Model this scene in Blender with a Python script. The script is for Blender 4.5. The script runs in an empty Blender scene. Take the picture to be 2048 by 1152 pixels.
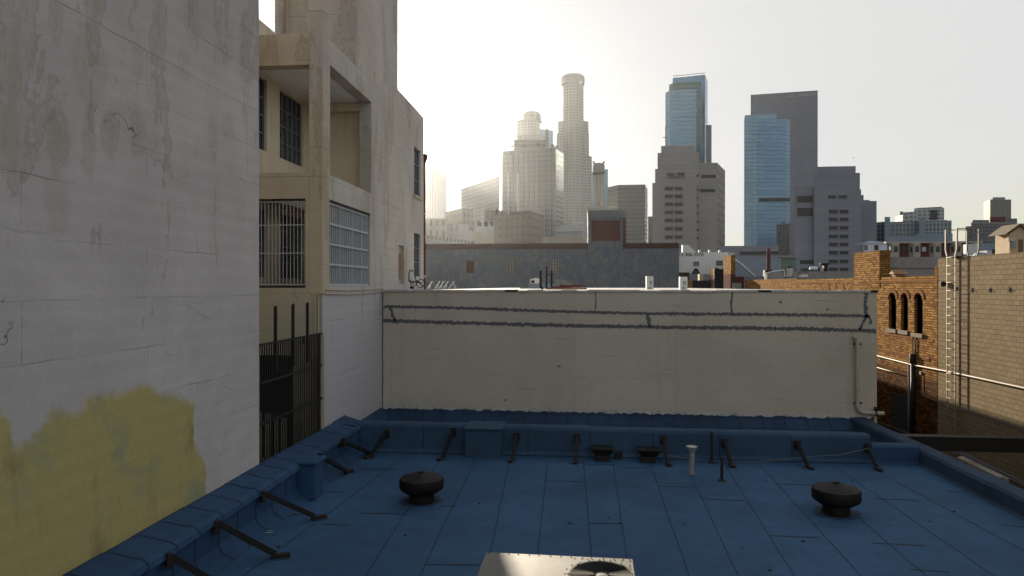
import bpy, bmesh, math, random
from mathutils import Vector
from mathutils.geometry import tessellate_polygon
random.seed(7)
sc = bpy.context.scene
COL = sc.collection
# ------------------------------------------------------------------ camera geometry (photo pixels 2048 x 1152)
F, CX, HY, CZ = 1365.0, 1024.0, 572.0, 12.0
TH = math.atan2(126.0, F); CT, ST = math.cos(TH), math.sin(TH)
def ray(x, y):
    u = (x-CX)/F
    return Vector((u*CT-ST, u*ST+CT, (HY-y)/F))
def pz(x, y, Z): r = ray(x, y)*Z; return Vector((r.x, r.y, CZ+r.z))
def pY(x, y, Y): return pz(x, y, Y/ray(x, y).y)
def pX(x, y, X): return pz(x, y, X/ray(x, y).x)
def pH(x, y, h): return pz(x, y, h*F/(y-HY))
def pF(x, y, A, B):                                   # hit the vertical plane through A and B
    r = ray(x, y); n = Vector((-(B.y-A.y), B.x-A.x))
    t = (n.x*A.x+n.y*A.y)/(n.x*r.x+n.y*r.y)
    return Vector((r.x*t, r.y*t, CZ+r.z*t))
def P2(x, y, H): Z = H*F/(HY-y); r = ray(x, y)*Z; return Vector((r.x, r.y, 0))
ZR = CZ-3.98                                          # blue roof
XL = -5.70                                            # left wall plane
XR = 13.9                                             # right wall plane
YC = 19.8                                             # cream wall plane
# ------------------------------------------------------------------ materials
def newmat(name):
    m = bpy.data.materials.new(name); m.use_nodes = True
    nt = m.node_tree; b = nt.nodes['Principled BSDF']
    return m, nt, b
def N(nt, t, **kw):
    n = nt.nodes.new(t)
    for k, v in kw.items():
        if k.startswith('_'): setattr(n, k[1:], v)
        else: n.inputs[k.replace('__', ' ')].default_value = v
    return n
def L(nt, a, b): nt.links.new(a, b)
def c4(c): return (c[0], c[1], c[2], 1)
def mixc(nt, fac, a, b, mode='MIX'):
    n = nt.nodes.new('ShaderNodeMix'); n.data_type = 'RGBA'; n.blend_type = mode
    for i, v in ((0, fac), (6, a), (7, b)):
        if hasattr(v, 'links') or hasattr(v, 'is_linked'): nt.links.new(v, n.inputs[i])
        else: n.inputs[i].default_value = v if i == 0 else c4(v)
    return n.outputs[2]
def ramp(nt, v, lo, hi, a=0.0, b=1.0):
    n = nt.nodes.new('ShaderNodeMapRange'); n.clamp = True
    nt.links.new(v, n.inputs[0])
    for i, q in enumerate((lo, hi, a, b)): n.inputs[i+1].default_value = q
    return n.outputs[0]
def math_(nt, op, a, b=0.0):
    n = nt.nodes.new('ShaderNodeMath'); n.operation = op
    for i, v in ((0, a), (1, b)):
        if hasattr(v, 'is_linked'): nt.links.new(v, n.inputs[i])
        else: n.inputs[i].default_value = v
    return n.outputs[0]
def pos(nt, scale=(1, 1, 1)):
    g = nt.nodes.new('ShaderNodeNewGeometry'); mp = nt.nodes.new('ShaderNodeMapping')
    mp.inputs['Scale'].default_value = scale
    nt.links.new(g.outputs['Position'], mp.inputs['Vector']); return mp.outputs[0]
def noise(nt, vec, scale, detail=6, rough=.6, dist=0.0):
    n = N(nt, 'ShaderNodeTexNoise', Scale=scale, Detail=detail, Roughness=rough, Distortion=dist)
    nt.links.new(vec, n.inputs['Vector']); return n.outputs['Fac']
def bump(nt, b, h, s=.3, d=.02):
    n = N(nt, 'ShaderNodeBump', Strength=s, Distance=d); nt.links.new(h, n.inputs['Height'])
    nt.links.new(n.outputs[0], b.inputs['Normal']); return n
def plain(name, col, rough=.75, var=.25, scale=3.0, metal=0.0, bmp=.15, streak=False, dark=None, spec=.35):
    """a painted / weathered surface: large and small mottling, optional rain streaks"""
    m, nt, b = newmat(name)
    v = pos(nt); n1 = noise(nt, v, scale, 8, .65); n2 = noise(nt, v, scale*.22, 4, .6, .6)
    d = dark or tuple(c*(1-var*1.6) for c in col); h = tuple(min(1, c*(1+var)) for c in col)
    c = mixc(nt, ramp(nt, n1, .3, .72), d, h)
    c = mixc(nt, ramp(nt, n2, .3, .7), c, col)
    if streak:
        s = noise(nt, pos(nt, (2.2, 2.2, .18)), scale, 6, .7)
        c = mixc(nt, ramp(nt, s, .52, .75, 0, .55), c, tuple(q*.5 for q in col))
    L(nt, c, b.inputs['Base Color']); b.inputs['Roughness'].default_value = rough
    b.inputs['Metallic'].default_value = metal; b.inputs['Specular IOR Level'].default_value = spec
    if bmp: bump(nt, b, noise(nt, v, scale*9, 5), bmp)
    return m
def uvn(nt): return nt.nodes.new('ShaderNodeUVMap').outputs[0]
def brick(nt, w, h, mortar, c1, c2, cm, offset=.5, bias=0.0, smooth=.1, vec=None):
    n = N(nt, 'ShaderNodeTexBrick', Scale=1.0)
    n.offset = offset; n.offset_frequency = 2
    n.inputs['Mortar Size'].default_value = mortar; n.inputs['Mortar Smooth'].default_value = smooth
    n.inputs['Bias'].default_value = bias; n.inputs['Brick Width'].default_value = w; n.inputs['Row Height'].default_value = h
    n.inputs['Color1'].default_value = c4(c1); n.inputs['Color2'].default_value = c4(c2); n.inputs['Mortar'].default_value = c4(cm)
    nt.links.new(vec or uvn(nt), n.inputs['Vector']); return n
def facade(name, w, h, mortar, g1, g2, wall, rough=.25, metal=0.0, bias=0.0, wr=.8):
    """a far facade: panes in a grid of wall strips"""
    m, nt, b = newmat(name)
    br = brick(nt, w, h, mortar, g1, g2, wall, offset=0.0, bias=bias, smooth=.0)
    n2 = noise(nt, pos(nt), .05, 4)
    c = mixc(nt, ramp(nt, n2, .3, .7, 0, .35), br.outputs['Color'], tuple(q*.6 for q in wall))
    L(nt, c, b.inputs['Base Color'])
    L(nt, ramp(nt, br.outputs['Fac'], 0, 1, rough, wr), b.inputs['Roughness'])
    if metal: L(nt, ramp(nt, br.outputs['Fac'], 0, 1, metal, 0), b.inputs['Metallic'])
    bump(nt, b, br.outputs['Fac'], .35, .2)
    return m
def brickwork(name, c1, c2, cm, w=.28, h=.10, mortar=.014, stain=.5, low=None, lowz=0.0):
    m, nt, b = newmat(name)
    br = brick(nt, w, h, mortar, c1, c2, cm)
    v = pos(nt)
    n1 = noise(nt, v, 1.1, 8, .7); n2 = noise(nt, v, 14, 4)
    c = mixc(nt, ramp(nt, n2, .3, .75, 0, .45), br.outputs['Color'], tuple(q*.45 for q in c1))
    c = mixc(nt, ramp(nt, n1, .5, .72, 0, stain), c, tuple(q*.3 for q in c1))
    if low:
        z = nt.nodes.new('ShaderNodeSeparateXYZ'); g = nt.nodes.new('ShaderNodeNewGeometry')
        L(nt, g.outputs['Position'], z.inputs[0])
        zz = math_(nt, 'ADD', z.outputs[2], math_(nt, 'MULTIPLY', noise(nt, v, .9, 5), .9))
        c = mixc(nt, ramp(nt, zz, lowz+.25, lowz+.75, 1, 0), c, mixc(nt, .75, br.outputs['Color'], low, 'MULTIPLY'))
    L(nt, c, b.inputs['Base Color']); b.inputs['Roughness'].default_value = 1.0
    b.inputs['Specular IOR Level'].default_value = .03
    hh = math_(nt, 'ADD', math_(nt, 'MULTIPLY', br.outputs['Fac'], -1.0), math_(nt, 'MULTIPLY', n2, .8))
    bump(nt, b, hh, .7, .012)
    return m
def stucco(name, base, patch=None, brown=.75, warm=(.30, .245, .165), low=None, blobs=(), lz=(-.4, .5)):
    """white-painted board-marked wall: brown runs, cracks, patches; optional yellow paint patch"""
    m, nt, b = newmat(name)
    v = pos(nt); g = nt.nodes.new('ShaderNodeNewGeometry'); sp = nt.nodes.new('ShaderNodeSeparateXYZ'); L(nt, g.outputs['Position'], sp.inputs[0])
    big = noise(nt, v, .5, 5, .6, .4); fine = noise(nt, v, 22, 6, .7)
    c = mixc(nt, ramp(nt, big, .3, .72), tuple(q*.80 for q in base), tuple(min(1, q*1.07) for q in base))
    c = mixc(nt, ramp(nt, fine, .42, .75, 0, .28), c, tuple(q*.62 for q in base))
    spk = noise(nt, v, 48, 3, .8); c = mixc(nt, math_(nt, 'MULTIPLY', ramp(nt, spk, .60, .68), ramp(nt, noise(nt, v, 1.6, 4), .46, .62, .05, .5)), c, tuple(q*.35 for q in base))
    if low:
        zz = math_(nt, 'ADD', sp.outputs[2], math_(nt, 'MULTIPLY', math_(nt, 'SUBTRACT', noise(nt, v, .8, 5), .5), 1.2))
        c = mixc(nt, ramp(nt, zz, CZ+lz[0], CZ+lz[1], 1, 0), c, mixc(nt, ramp(nt, fine, .35, .75, 0, .25), low, tuple(q*.6 for q in low)))
    # rows of formwork boards
    w = N(nt, 'ShaderNodeTexWave', Scale=1.15, Distortion=.5, Detail=3, Detail__Scale=1.5); w.bands_direction = 'Z'
    L(nt, pos(nt, (.12, .12, 1)), w.inputs['Vector'])
    c = mixc(nt, ramp(nt, w.outputs['Fac'], .0, .06, .10, 0), c, tuple(q*.72 for q in base))
    jb = brick(nt, 3.3, .66, .007, (1, 1, 1), (1, 1, 1), (0, 0, 0), smooth=.0, offset=.37); wj = nt.nodes.new('ShaderNodeVectorMath'); wj.operation = 'MULTIPLY_ADD'
    nj = N(nt, 'ShaderNodeTexNoise', Scale=1.3, Detail=4); L(nt, v, nj.inputs['Vector']); wj.inputs[1].default_value = (.07, .07, 0); L(nt, nj.outputs['Color'], wj.inputs[0]); L(nt, uvn(nt), wj.inputs[2]); L(nt, wj.outputs[0], jb.inputs['Vector'])
    jf = math_(nt, 'MULTIPLY', jb.outputs['Fac'], ramp(nt, noise(nt, pos(nt, (.5, .5, 2.5)), 1.1, 5, .6), .46, .62))
    c = mixc(nt, math_(nt, 'MULTIPLY', jf, .5), c, (.10, .085, .07))
    # brown runs, tall and patchy, more of them high up
    run = noise(nt, pos(nt, (1.5, 1.5, .33)), .85, 7, .62, .3); rag = noise(nt, v, 5, 7, .75)
    up = ramp(nt, sp.outputs[2], CZ-2.5, CZ+1.5, -.07, .025)
    rr = math_(nt, 'ADD', math_(nt, 'ADD', run, math_(nt, 'MULTIPLY', rag, .26)), up)
    c = mixc(nt, ramp(nt, rr, .715, .83, 0, brown), c, warm)
    rim = math_(nt, 'MULTIPLY', ramp(nt, rr, .71, .73, 0, 1), ramp(nt, rr, .73, .76, 1, 0))
    c = mixc(nt, math_(nt, 'MULTIPLY', rim, .35), c, tuple(q*.6 for q in warm))
    # separate tall run-off stains with darker rims
    for by, bz, ry, rz, st in blobs:
        a = math_(nt, 'DIVIDE', math_(nt, 'SUBTRACT', sp.outputs[1], by), ry); q = math_(nt, 'DIVIDE', math_(nt, 'SUBTRACT', sp.outputs[2], bz), rz)
        d = math_(nt, 'ADD', math_(nt, 'MULTIPLY', a, a), math_(nt, 'MULTIPLY', q, q))
        d = math_(nt, 'ADD', math_(nt, 'SQRT', d), math_(nt, 'MULTIPLY', math_(nt, 'SUBTRACT', rag, .5), 1.7))
        mk = math_(nt, 'MULTIPLY', ramp(nt, d, .45, 1.25, 1, 0), ramp(nt, fine, .3, .65, .45, 1))
        c = mixc(nt, math_(nt, 'MULTIPLY', mk, st), c, warm)
        c = mixc(nt, math_(nt, 'MULTIPLY', math_(nt, 'MULTIPLY', ramp(nt, d, .7, .9, 0, 1), ramp(nt, d, .9, 1.1, 1, 0)), st*.3), c, tuple(q_*.6 for q_ in warm))
    # cracks: mostly level with short drops
    def crack(scale, vs, wid, lo, hi):
        warp = N(nt, 'ShaderNodeTexNoise', Scale=2.2, Detail=5); L(nt, v, warp.inputs['Vector'])
        ad = nt.nodes.new('ShaderNodeVectorMath'); ad.operation = 'MULTIPLY_ADD'
        ad.inputs[1].default_value = (.3, .3, .16); L(nt, warp.outputs['Color'], ad.inputs[0]); L(nt, pos(nt, vs), ad.inputs[2])
        vo = N(nt, 'ShaderNodeTexVoronoi', Scale=scale); vo.feature = 'DISTANCE_TO_EDGE'; L(nt, ad.outputs[0], vo.inputs['Vector'])
        msk = ramp(nt, noise(nt, v, .9, 4), lo, hi)
        return math_(nt, 'MULTIPLY', ramp(nt, vo.outputs['Distance'], 0, wid, 1, 0), msk)
    ck = crack(.55, (.35, .35, 2.6), .0022, .55, .62)
    ck2 = crack(.9, (.9, .9, .7), .006, .61, .64)
    if patch:
        fc = nt.nodes.new('ShaderNodeFloatCurve'); cv = fc.mapping.curves[0]
        fc.mapping.use_clip = False
        y0, y1, z0, z1 = 3.0, 14.0, 6.0, 14.0
        pts = [((y-y0)/(y1-y0), (z-z0)/(z1-z0)) for y, z in patch]
        cv.points[0].location = pts[0]; cv.points[1].location = pts[-1]
        for q in pts[1:-1]: cv.points.new(*q)
        for q in cv.points: q.handle_type = 'VECTOR'
        fc.mapping.update()
        yn = math_(nt, 'ADD', sp.outputs[1], math_(nt, 'MULTIPLY', math_(nt, 'SUBTRACT', noise(nt, v, 2.6, 4), .5), .5))
        L(nt, ramp(nt, yn, y0, y1), fc.inputs['Value'])
        top = ramp(nt, fc.outputs[0], 0, 1, z0, z1)
        dz = math_(nt, 'SUBTRACT', top, math_(nt, 'ADD', sp.outputs[2], math_(nt, 'MULTIPLY', math_(nt, 'SUBTRACT', noise(nt, v, 1.6, 4), .5), .55)))
        msk = ramp(nt, math_(nt, 'ADD', dz, math_(nt, 'MULTIPLY', math_(nt, 'SUBTRACT', noise(nt, v, 7, 6, .7), .5), .22)), -.05, .10)
        yel = mixc(nt, ramp(nt, noise(nt, v, 1.3, 6, .6, .5), .52, .70, 0, .75), (.43, .365, .155), (.27, .30, .20))
        yel = mixc(nt, ramp(nt, noise(nt, pos(nt, (1, 1, .35)), 2.2, 7, .7), .56, .72, 0, .6), yel, (.21, .15, .07))
        yel = mixc(nt, ramp(nt, fine, .45, .8, 0, .3), yel, (.25, .2, .08))
        c = mixc(nt, msk, c, yel)
    c = mixc(nt, math_(nt, 'MULTIPLY', math_(nt, 'MINIMUM', math_(nt, 'ADD', ck, math_(nt, 'MULTIPLY', ck2, .0)), 1.0), .75), c, (.06, .05, .04))
    L(nt, c, b.inputs['Base Color']); b.inputs['Roughness'].default_value = .9; b.inputs['Specular IOR Level'].default_value = .2
    hh = math_(nt, 'SUBTRACT', math_(nt, 'ADD', math_(nt, 'MULTIPLY', fine, .5), math_(nt, 'MULTIPLY', w.outputs['Fac'], .25)), math_(nt, 'MULTIPLY', ck, 1.5))
    bump(nt, b, hh, .35, .03)
    return m
def painted_brick(name, base):
    m, nt, b = newmat(name); v = pos(nt)
    br = brick(nt, .40, .095, .006, (1, 1, 1), (.8, .8, .8), (0, 0, 0), smooth=.6)
    big = noise(nt, v, .45, 5, .6, .4); fine = noise(nt, v, 9, 7, .7)
    c = mixc(nt, ramp(nt, big, .3, .7), tuple(q*.88 for q in base), tuple(q*1.06 for q in base))
    c = mixc(nt, ramp(nt, br.outputs['Fac'], 0, 1, 0, .16), c, tuple(q*.55 for q in base))
    c = mixc(nt, ramp(nt, fine, .5, .8, 0, .3), c, tuple(q*.7 for q in base))
    st = noise(nt, pos(nt, (3, 3, .14)), 1.1, 7, .7)
    c = mixc(nt, ramp(nt, st, .56, .74, 0, .28), c, tuple(q*.55 for q in base))
    sl2 = noise(nt, pos(nt, (.16, .16, 1)), .9, 5, .6); c = mixc(nt, ramp(nt, sl2, .45, .7, 0, .12), c, (.36, .27, .19))
    sl = noise(nt, pos(nt, (.5, .5, 9)), 2.2, 5, .75)
    c = mixc(nt, ramp(nt, sl, .60, .72, 0, .55), c, (.1, .085, .06))
    L(nt, c, b.inputs['Base Color']); b.inputs['Roughness'].default_value = .85; b.inputs['Specular IOR Level'].default_value = .25
    bump(nt, b, math_(nt, 'ADD', math_(nt, 'MULTIPLY', br.outputs['Fac'], -.7), fine), .4, .012)
    return m
def glass(name, col=(.03, .04, .05), rough=.12):
    m, nt, b = newmat(name); v = pos(nt)
    c = mixc(nt, ramp(nt, noise(nt, v, .8, 3), .35, .7), col, tuple(q*2.2 for q in col))
    L(nt, c, b.inputs['Base Color']); b.inputs['Roughness'].default_value = rough; b.inputs['Specular IOR Level'].default_value = .6
    bump(nt, b, noise(nt, v, 1.2, 2), .06, .05)
    return m
# yellow patch outline on the left wall: (photo x, y) -> (Y, z)
_pt = [(-330, 800), (-200, 850), (-80, 790), (0, 815), (28, 880), (72, 868), (92, 826), (140, 822), (180, 790), (225, 792), (262, 770), (290, 766), (330, 778), (372, 795), (384, 820), (388, 890), (410, 915), (412, 935), (392, 975), (384, 1010), (372, 1060)]
patch = []
for x, y in _pt:
    p = pX(x, y, XL)
    if patch and p.y <= patch[-1][0]: p.y = patch[-1][0]+.012
    patch.append((p.y, p.z))
patch = [(3.0, patch[0][1])]+[q for q in patch if q[0] > 3.05]+[(patch[-1][0]+.03, 6.2), (14.0, 6.1)]
M = {}
BL = []
for x, y, rx, ry, st in ((113, 39, 14, 48, .7), (117, 282, 23, 66, .95), (115, 404, 24, 66, .4), (182, 130, 32, 85, .55), (178, 278, 14, 68, .7), (221, 262, 18, 44, .8), (276, 262, 16, 48, .7), (276, 122, 13, 36, .5), (367, 126, 12, 34, .5), (386, 43, 18, 34, .5), (456, 82, 10, 44, .5), (486, 78, 7, 50, .45), (427, 278, 9, 52, .55), (456, 256, 12, 32, .5), (245, 240, 40, 40, .3)):
    st *= .6; a, b_, c_ = pX(x-rx, y, XL), pX(x+rx, y, XL), pX(x, y, XL); BL.append((c_.y, c_.z, (b_.y-a.y)/2, pX(x, y-ry, XL).z-c_.z, st))
M['stucco'] = stucco('weathered_white_stucco', (.54, .505, .50), patch, .45, (.31, .255, .17), blobs=BL)
M['stucco2'] = stucco('cream_stucco', (.55, .485, .43), None, .5, (.27, .21, .14), low=(.53, .445, .325), lz=(2.6, 5.0))
M['whitewash'] = plain('whitewashed_plaster', (.84, .84, .85), .9, .05, 1.2)
M['innerwall'] = plain('cream_inner_plaster', (.72, .62, .48), .9, .08, 1.5, streak=True)
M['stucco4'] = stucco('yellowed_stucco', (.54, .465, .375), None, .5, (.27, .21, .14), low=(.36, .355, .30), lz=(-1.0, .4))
M['stucco3'] = stucco('two_tone_stucco', (.58, .535, .48), None, .5, (.29, .24, .17), low=(.49, .47, .49))
M['cream'] = painted_brick('cream_painted_brick', (.50, .45, .375))
M['tar'] = plain('grey_sealant', (.11, .11, .12), .8, .3, 9)
def roofing(name, col):
    m, nt, b = newmat(name); v = pos(nt)
    big = noise(nt, v, .55, 6, .65, .5); fine = noise(nt, v, 60, 3, .8); mid = noise(nt, v, 5, 7, .7)
    c = mixc(nt, ramp(nt, big, .3, .7), tuple(q*.70 for q in col), tuple(q*1.18 for q in col))
    sp2 = noise(nt, v, 17, 5, .8); c = mixc(nt, math_(nt, 'MULTIPLY', ramp(nt, sp2, .62, .68), ramp(nt, noise(nt, v, 1.1, 4), .45, .6, .1, .8)), c, tuple(q*.35 for q in col))
    pd = noise(nt, v, .8, 5, .55, .8); c = mixc(nt, math_(nt, 'MULTIPLY', ramp(nt, pd, .53, .58, 0, .16), ramp(nt, pd, .56, .64, 1, .25)), c, tuple(min(1, q*1.7+.012) for q in col))
    c = mixc(nt, ramp(nt, mid, .5, .75, 0, .45), c, tuple(q*.62 for q in col))
    c = mixc(nt, ramp(nt, fine, .45, .8, 0, .35), c, tuple(min(1, q*1.5) for q in col))
    st = noise(nt, pos(nt, (2.4, .25, 1)), 1.4, 6, .7)
    c = mixc(nt, ramp(nt, st, .54, .72, 0, .3), c, (col[0]*1.1, col[1]*.85, col[2]*.7))
    L(nt, c, b.inputs['Base Color']); b.inputs['Roughness'].default_value = .85; b.inputs['Specular IOR Level'].default_value = .3
    bump(nt, b, math_(nt, 'ADD', fine, math_(nt, 'MULTIPLY', mid, 1.5)), .3, .012)
    return m
BLUE = (.030, .083, .168)
M['roof'] = roofing('blue_coated_roofing', BLUE)
M['seam'] = plain('roof_seam_tar', (.014, .026, .045), .8, .3, 20)
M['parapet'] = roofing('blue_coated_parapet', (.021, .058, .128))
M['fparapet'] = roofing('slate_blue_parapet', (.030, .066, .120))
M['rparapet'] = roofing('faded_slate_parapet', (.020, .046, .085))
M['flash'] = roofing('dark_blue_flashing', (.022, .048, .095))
M['black'] = plain('black_weathered_steel', (.012, .011, .011), .6, .5, 12, 0, .2)
M['rustblack'] = plain('dark_rusty_steel', (.02, .014, .011), .75, .5, 9, 0, .3)
M['vent'] = plain('black_vent_metal', (.010, .008, .007), .6, .6, 5, .0, .1, spec=.2)
M['acsheet'] = plain('weathered_aluminium_sheet', (.115, .112, .105), .58, .45, 1.6, .25, .05, spec=.3, dark=(.06, .06, .058))
M['galv'] = plain('galvanised_sheet', (.45, .45, .43), .42, .18, 2.2, .7, .05, spec=.5)
M['white'] = plain('white_paint', (.72, .71, .68), .6, .12, 4, streak=True)
M['sunpipe'] = plain('weathered_pale_steel', (.23, .19, .14), .6, .3, 6)
M['lightpipe'] = plain('pale_painted_pipe', (.42, .37, .29), .55, .2, 6)
M['bars'] = plain('pale_window_bars', (.44, .465, .50), .5, .15, 6)
M['frame'] = plain('steel_window_frame', (.20, .22, .23), .5, .25, 5)
M['glass'] = glass('dark_window_glass')
M['curtain'] = plain('pale_blind', (.13, .14, .16), .8, .1, 1.5)
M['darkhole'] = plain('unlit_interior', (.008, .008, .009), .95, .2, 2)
M['rust'] = plain('rust_red_pipe', (.16, .035, .022), .75, .5, 5, 0, .3, True)
M['brick'] = brickwork('yellow_brick', (.43, .235, .08), (.135, .06, .017), (.032, .014, .006), low=(.12, .045, .04), lowz=CZ-3.55)  # lower courses: dark red paint, deepened to carry the alley shadow
M['archbrick'] = brickwork('burnt_arch_brick', (.30, .15, .06), (.22, .10, .04), (.09, .05, .03))
M['redbrick'] = brickwork('red_brick', (.105, .046, .033), (.085, .05, .04), (.07, .045, .04))
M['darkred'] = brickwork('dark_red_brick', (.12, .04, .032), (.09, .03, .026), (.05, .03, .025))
M['panelbrick'] = brickwork('red_panel_brick', (.15, .050, .032), (.12, .038, .026), (.08, .045, .04))
M['infill'] = brickwork('purple_infill_brick', (.12, .07, .065), (.09, .05, .05), (.06, .05, .05))
M['sill'] = plain('sooty_stone', (.13, .10, .07), .9, .4, 7)
M['ground'] = plain('asphalt_ground', (.05, .05, .052), .9, .3, .2)
M['creamroof'] = plain('pale_flat_roofing', (.30, .31, .33), .85, .25, 1.2)
M['coping'] = plain('pale_flaking_coping', (.52, .50, .47), .8, .3, 9, dark=(.1, .08, .07))
M['concrete'] = plain('board_marked_concrete', (.26, .25, .25), .9, .2, 1.5, streak=True)
M['dkconcrete'] = plain('grey_concrete', (.17, .175, .19), .9, .2, .8, streak=True)
M['wood'] = plain('weathered_plank', (.30, .17, .09), .8, .4, 7)
M['redwood'] = plain('red_brown_plank', (.16, .05, .04), .8, .4, 7)
M['tan'] = plain('tan_stucco', (.42, .34, .24), .9, .12, 2)
M['bluegrey'] = plain('blue_grey_sheet', (.20, .25, .31), .6, .15, .5)
def cmu():
    m, nt, b = newmat('tan_concrete_block'); v = pos(nt)
    br = brick(nt, .33, .165, .008, (.225, .18, .122), (.185, .147, .097), (.06, .042, .026), smooth=.2)
    n1 = noise(nt, v, .8, 7, .65); n2 = noise(nt, v, 18, 5, .7)
    c = mixc(nt, ramp(nt, n2, .4, .75, 0, .3), br.outputs['Color'], (.2, .16, .1))
    c = mixc(nt, ramp(nt, n1, .52, .75, 0, .4), c, (.2, .155, .09))
    st = noise(nt, pos(nt, (1, 3, .12)), 1.3, 6, .7)
    c = mixc(nt, ramp(nt, st, .56, .75, 0, .35), c, (.16, .12, .075))
    L(nt, c, b.inputs['Base Color']); b.inputs['Roughness'].default_value = 1.0; b.inputs['Specular IOR Level'].default_value = .03
    bump(nt, b, math_(nt, 'ADD', math_(nt, 'MULTIPLY', br.outputs['Fac'], -1.5), n2), .55, .012)
    return m
M['cmu'] = cmu()
def mural_grey():
    m, nt, b = newmat('patchy_blue_grey_paint'); v = pos(nt)
    n1 = noise(nt, v, .7, 8, .75, .5); n2 = noise(nt, pos(nt, (1, 1, .5)), 1.7, 8, .75)
    c = mixc(nt, ramp(nt, n1, .40, .60), (.165, .16, .158), (.085, .118, .16))
    c = mixc(nt, ramp(nt, n2, .48, .66, 0, .8), c, (.055, .078, .112))
    c = mixc(nt, ramp(nt, noise(nt, v, 3.5, 6, .7), .55, .75, 0, .6), c, (.25, .25, .25))
    L(nt, c, b.inputs['Base Color']); b.inputs['Roughness'].default_value = .9
    return m
M['mural'] = mural_grey()
# skyline facades
M['fw_grid'] = facade('grid_tower_facade', 4.2, 3.6, .42, (.085, .10, .12), (.14, .15, .16), (.24, .225, .205))
M['fw_stone'] = facade('pale_stone_facade', 3.2, 4.0, .75, (.09, .09, .10), (.13, .13, .13), (.25, .24, .225))
M['fw_blue'] = facade('blue_glass_facade', 40.0, 4.0, .20, (.14, .25, .38), (.16, .275, .41), (.115, .205, .31), .22, .5)
M['fw_lblue'] = facade('light_blue_glass_facade', 40.0, 4.0, .20, (.19, .31, .41), (.21, .335, .435), (.16, .26, .345), .22, .45)
M['fw_green'] = facade('green_grey_glass_facade', 40.0, 4.0, .3, (.11, .17, .165), (.12, .18, .175), (.09, .13, .13), .25, .5)
M['fw_brown'] = facade('brown_granite_facade', 3.4, 4.0, .9, (.21, .215, .25), (.26, .262, .30), (.185, .18, .205))
M['fw_band'] = facade('banded_grey_facade', 60.0, 3.7, .8, (.085, .085, .09), (.10, .10, .105), (.16, .155, .15))
M['fw_rib'] = facade('ribbed_tower_facade', 3.0, 400.0, .6, (.20, .19, .18), (.23, .22, .21), (.33, .31, .29))
M['fw_jail'] = facade('scored_concrete_facade', 200.0, 2.2, .10, (.23, .24, .285), (.25, .26, .305), (.19, .20, .235), .9)
M['fw_apt'] = facade('glazed_apartment_facade', 1.7, 2.2, .25, (.05, .075, .085), (.12, .15, .16), (.30, .36, .38), bias=-.3)
M['fw_apt2'] = facade('dark_apartment_facade', 1.7, 2.3, .24, (.035, .045, .055), (.09, .10, .11), (.17, .16, .17))
M['fw_white'] = facade('white_apartment_facade', 3.4, 2.8, .75, (.07, .09, .10), (.11, .13, .14), (.42, .43, .43))
M['fw_off'] = facade('beige_office_facade', 2.0, 60.0, .55, (.10, .097, .09), (.13, .122, .11), (.20, .185, .165))
M['fw_slab'] = facade('smooth_slab_facade', 60.0, 3.9, .5, (.17, .155, .135), (.19, .17, .15), (.22, .20, .175))
M['fw_hotel'] = facade('old_hotel_facade', 3.3, 3.8, 1.22, (.09, .08, .07), (.13, .115, .10), (.235, .19, .155))
M['fw_old'] = facade('pale_old_facade', 2.6, 4.5, .85, (.12, .11, .10), (.17, .16, .15), (.36, .33, .30))
M['fw_dark'] = facade('dark_block_facade', 3.2, 3.6, 1.0, (.05, .045, .045), (.08, .07, .07), (.13, .105, .095))
M['paleblock'] = plain('pale_painted_block', (.44, .45, .47), .9, .12, .4)
M['creamblock'] = plain('cream_painted_block', (.43, .38, .30), .9, .12, .4)
M['fw_jail1'] = facade('warm_scored_concrete', 200.0, 2.2, .10, (.32, .30, .295), (.35, .325, .32), (.26, .245, .24), .9)
M['jail'] = plain('jail_concrete', (.20, .195, .195), .9, .12, .3)
M['dkglass'] = plain('far_dark_glass', (.030, .031, .034), .45, .3, .3, spec=.4)
M['bandglass'] = plain('dark_louvre_band', (.045, .05, .055), .8, .2, .2)
M['farroof'] = plain('far_roof', (.14, .14, .14), .9, .15, .1)
M['letter'] = plain('pale_letters', (.50, .50, .50), .6, .05, 1)
M['leaf'] = plain('dusty_leaves', (.05, .065, .04), .8, .4, 2)
M['redpaint'] = plain('maroon_brick_paint', (.11, .028, .03), .85, .25, 1.0)
M['bay'] = plain('cream_bay_paint', (.36, .33, .28), .8, .2, 1.0)
M['whiteblue'] = plain('white_blue_tank', (.62, .66, .76), .5, .1, 2)
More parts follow.
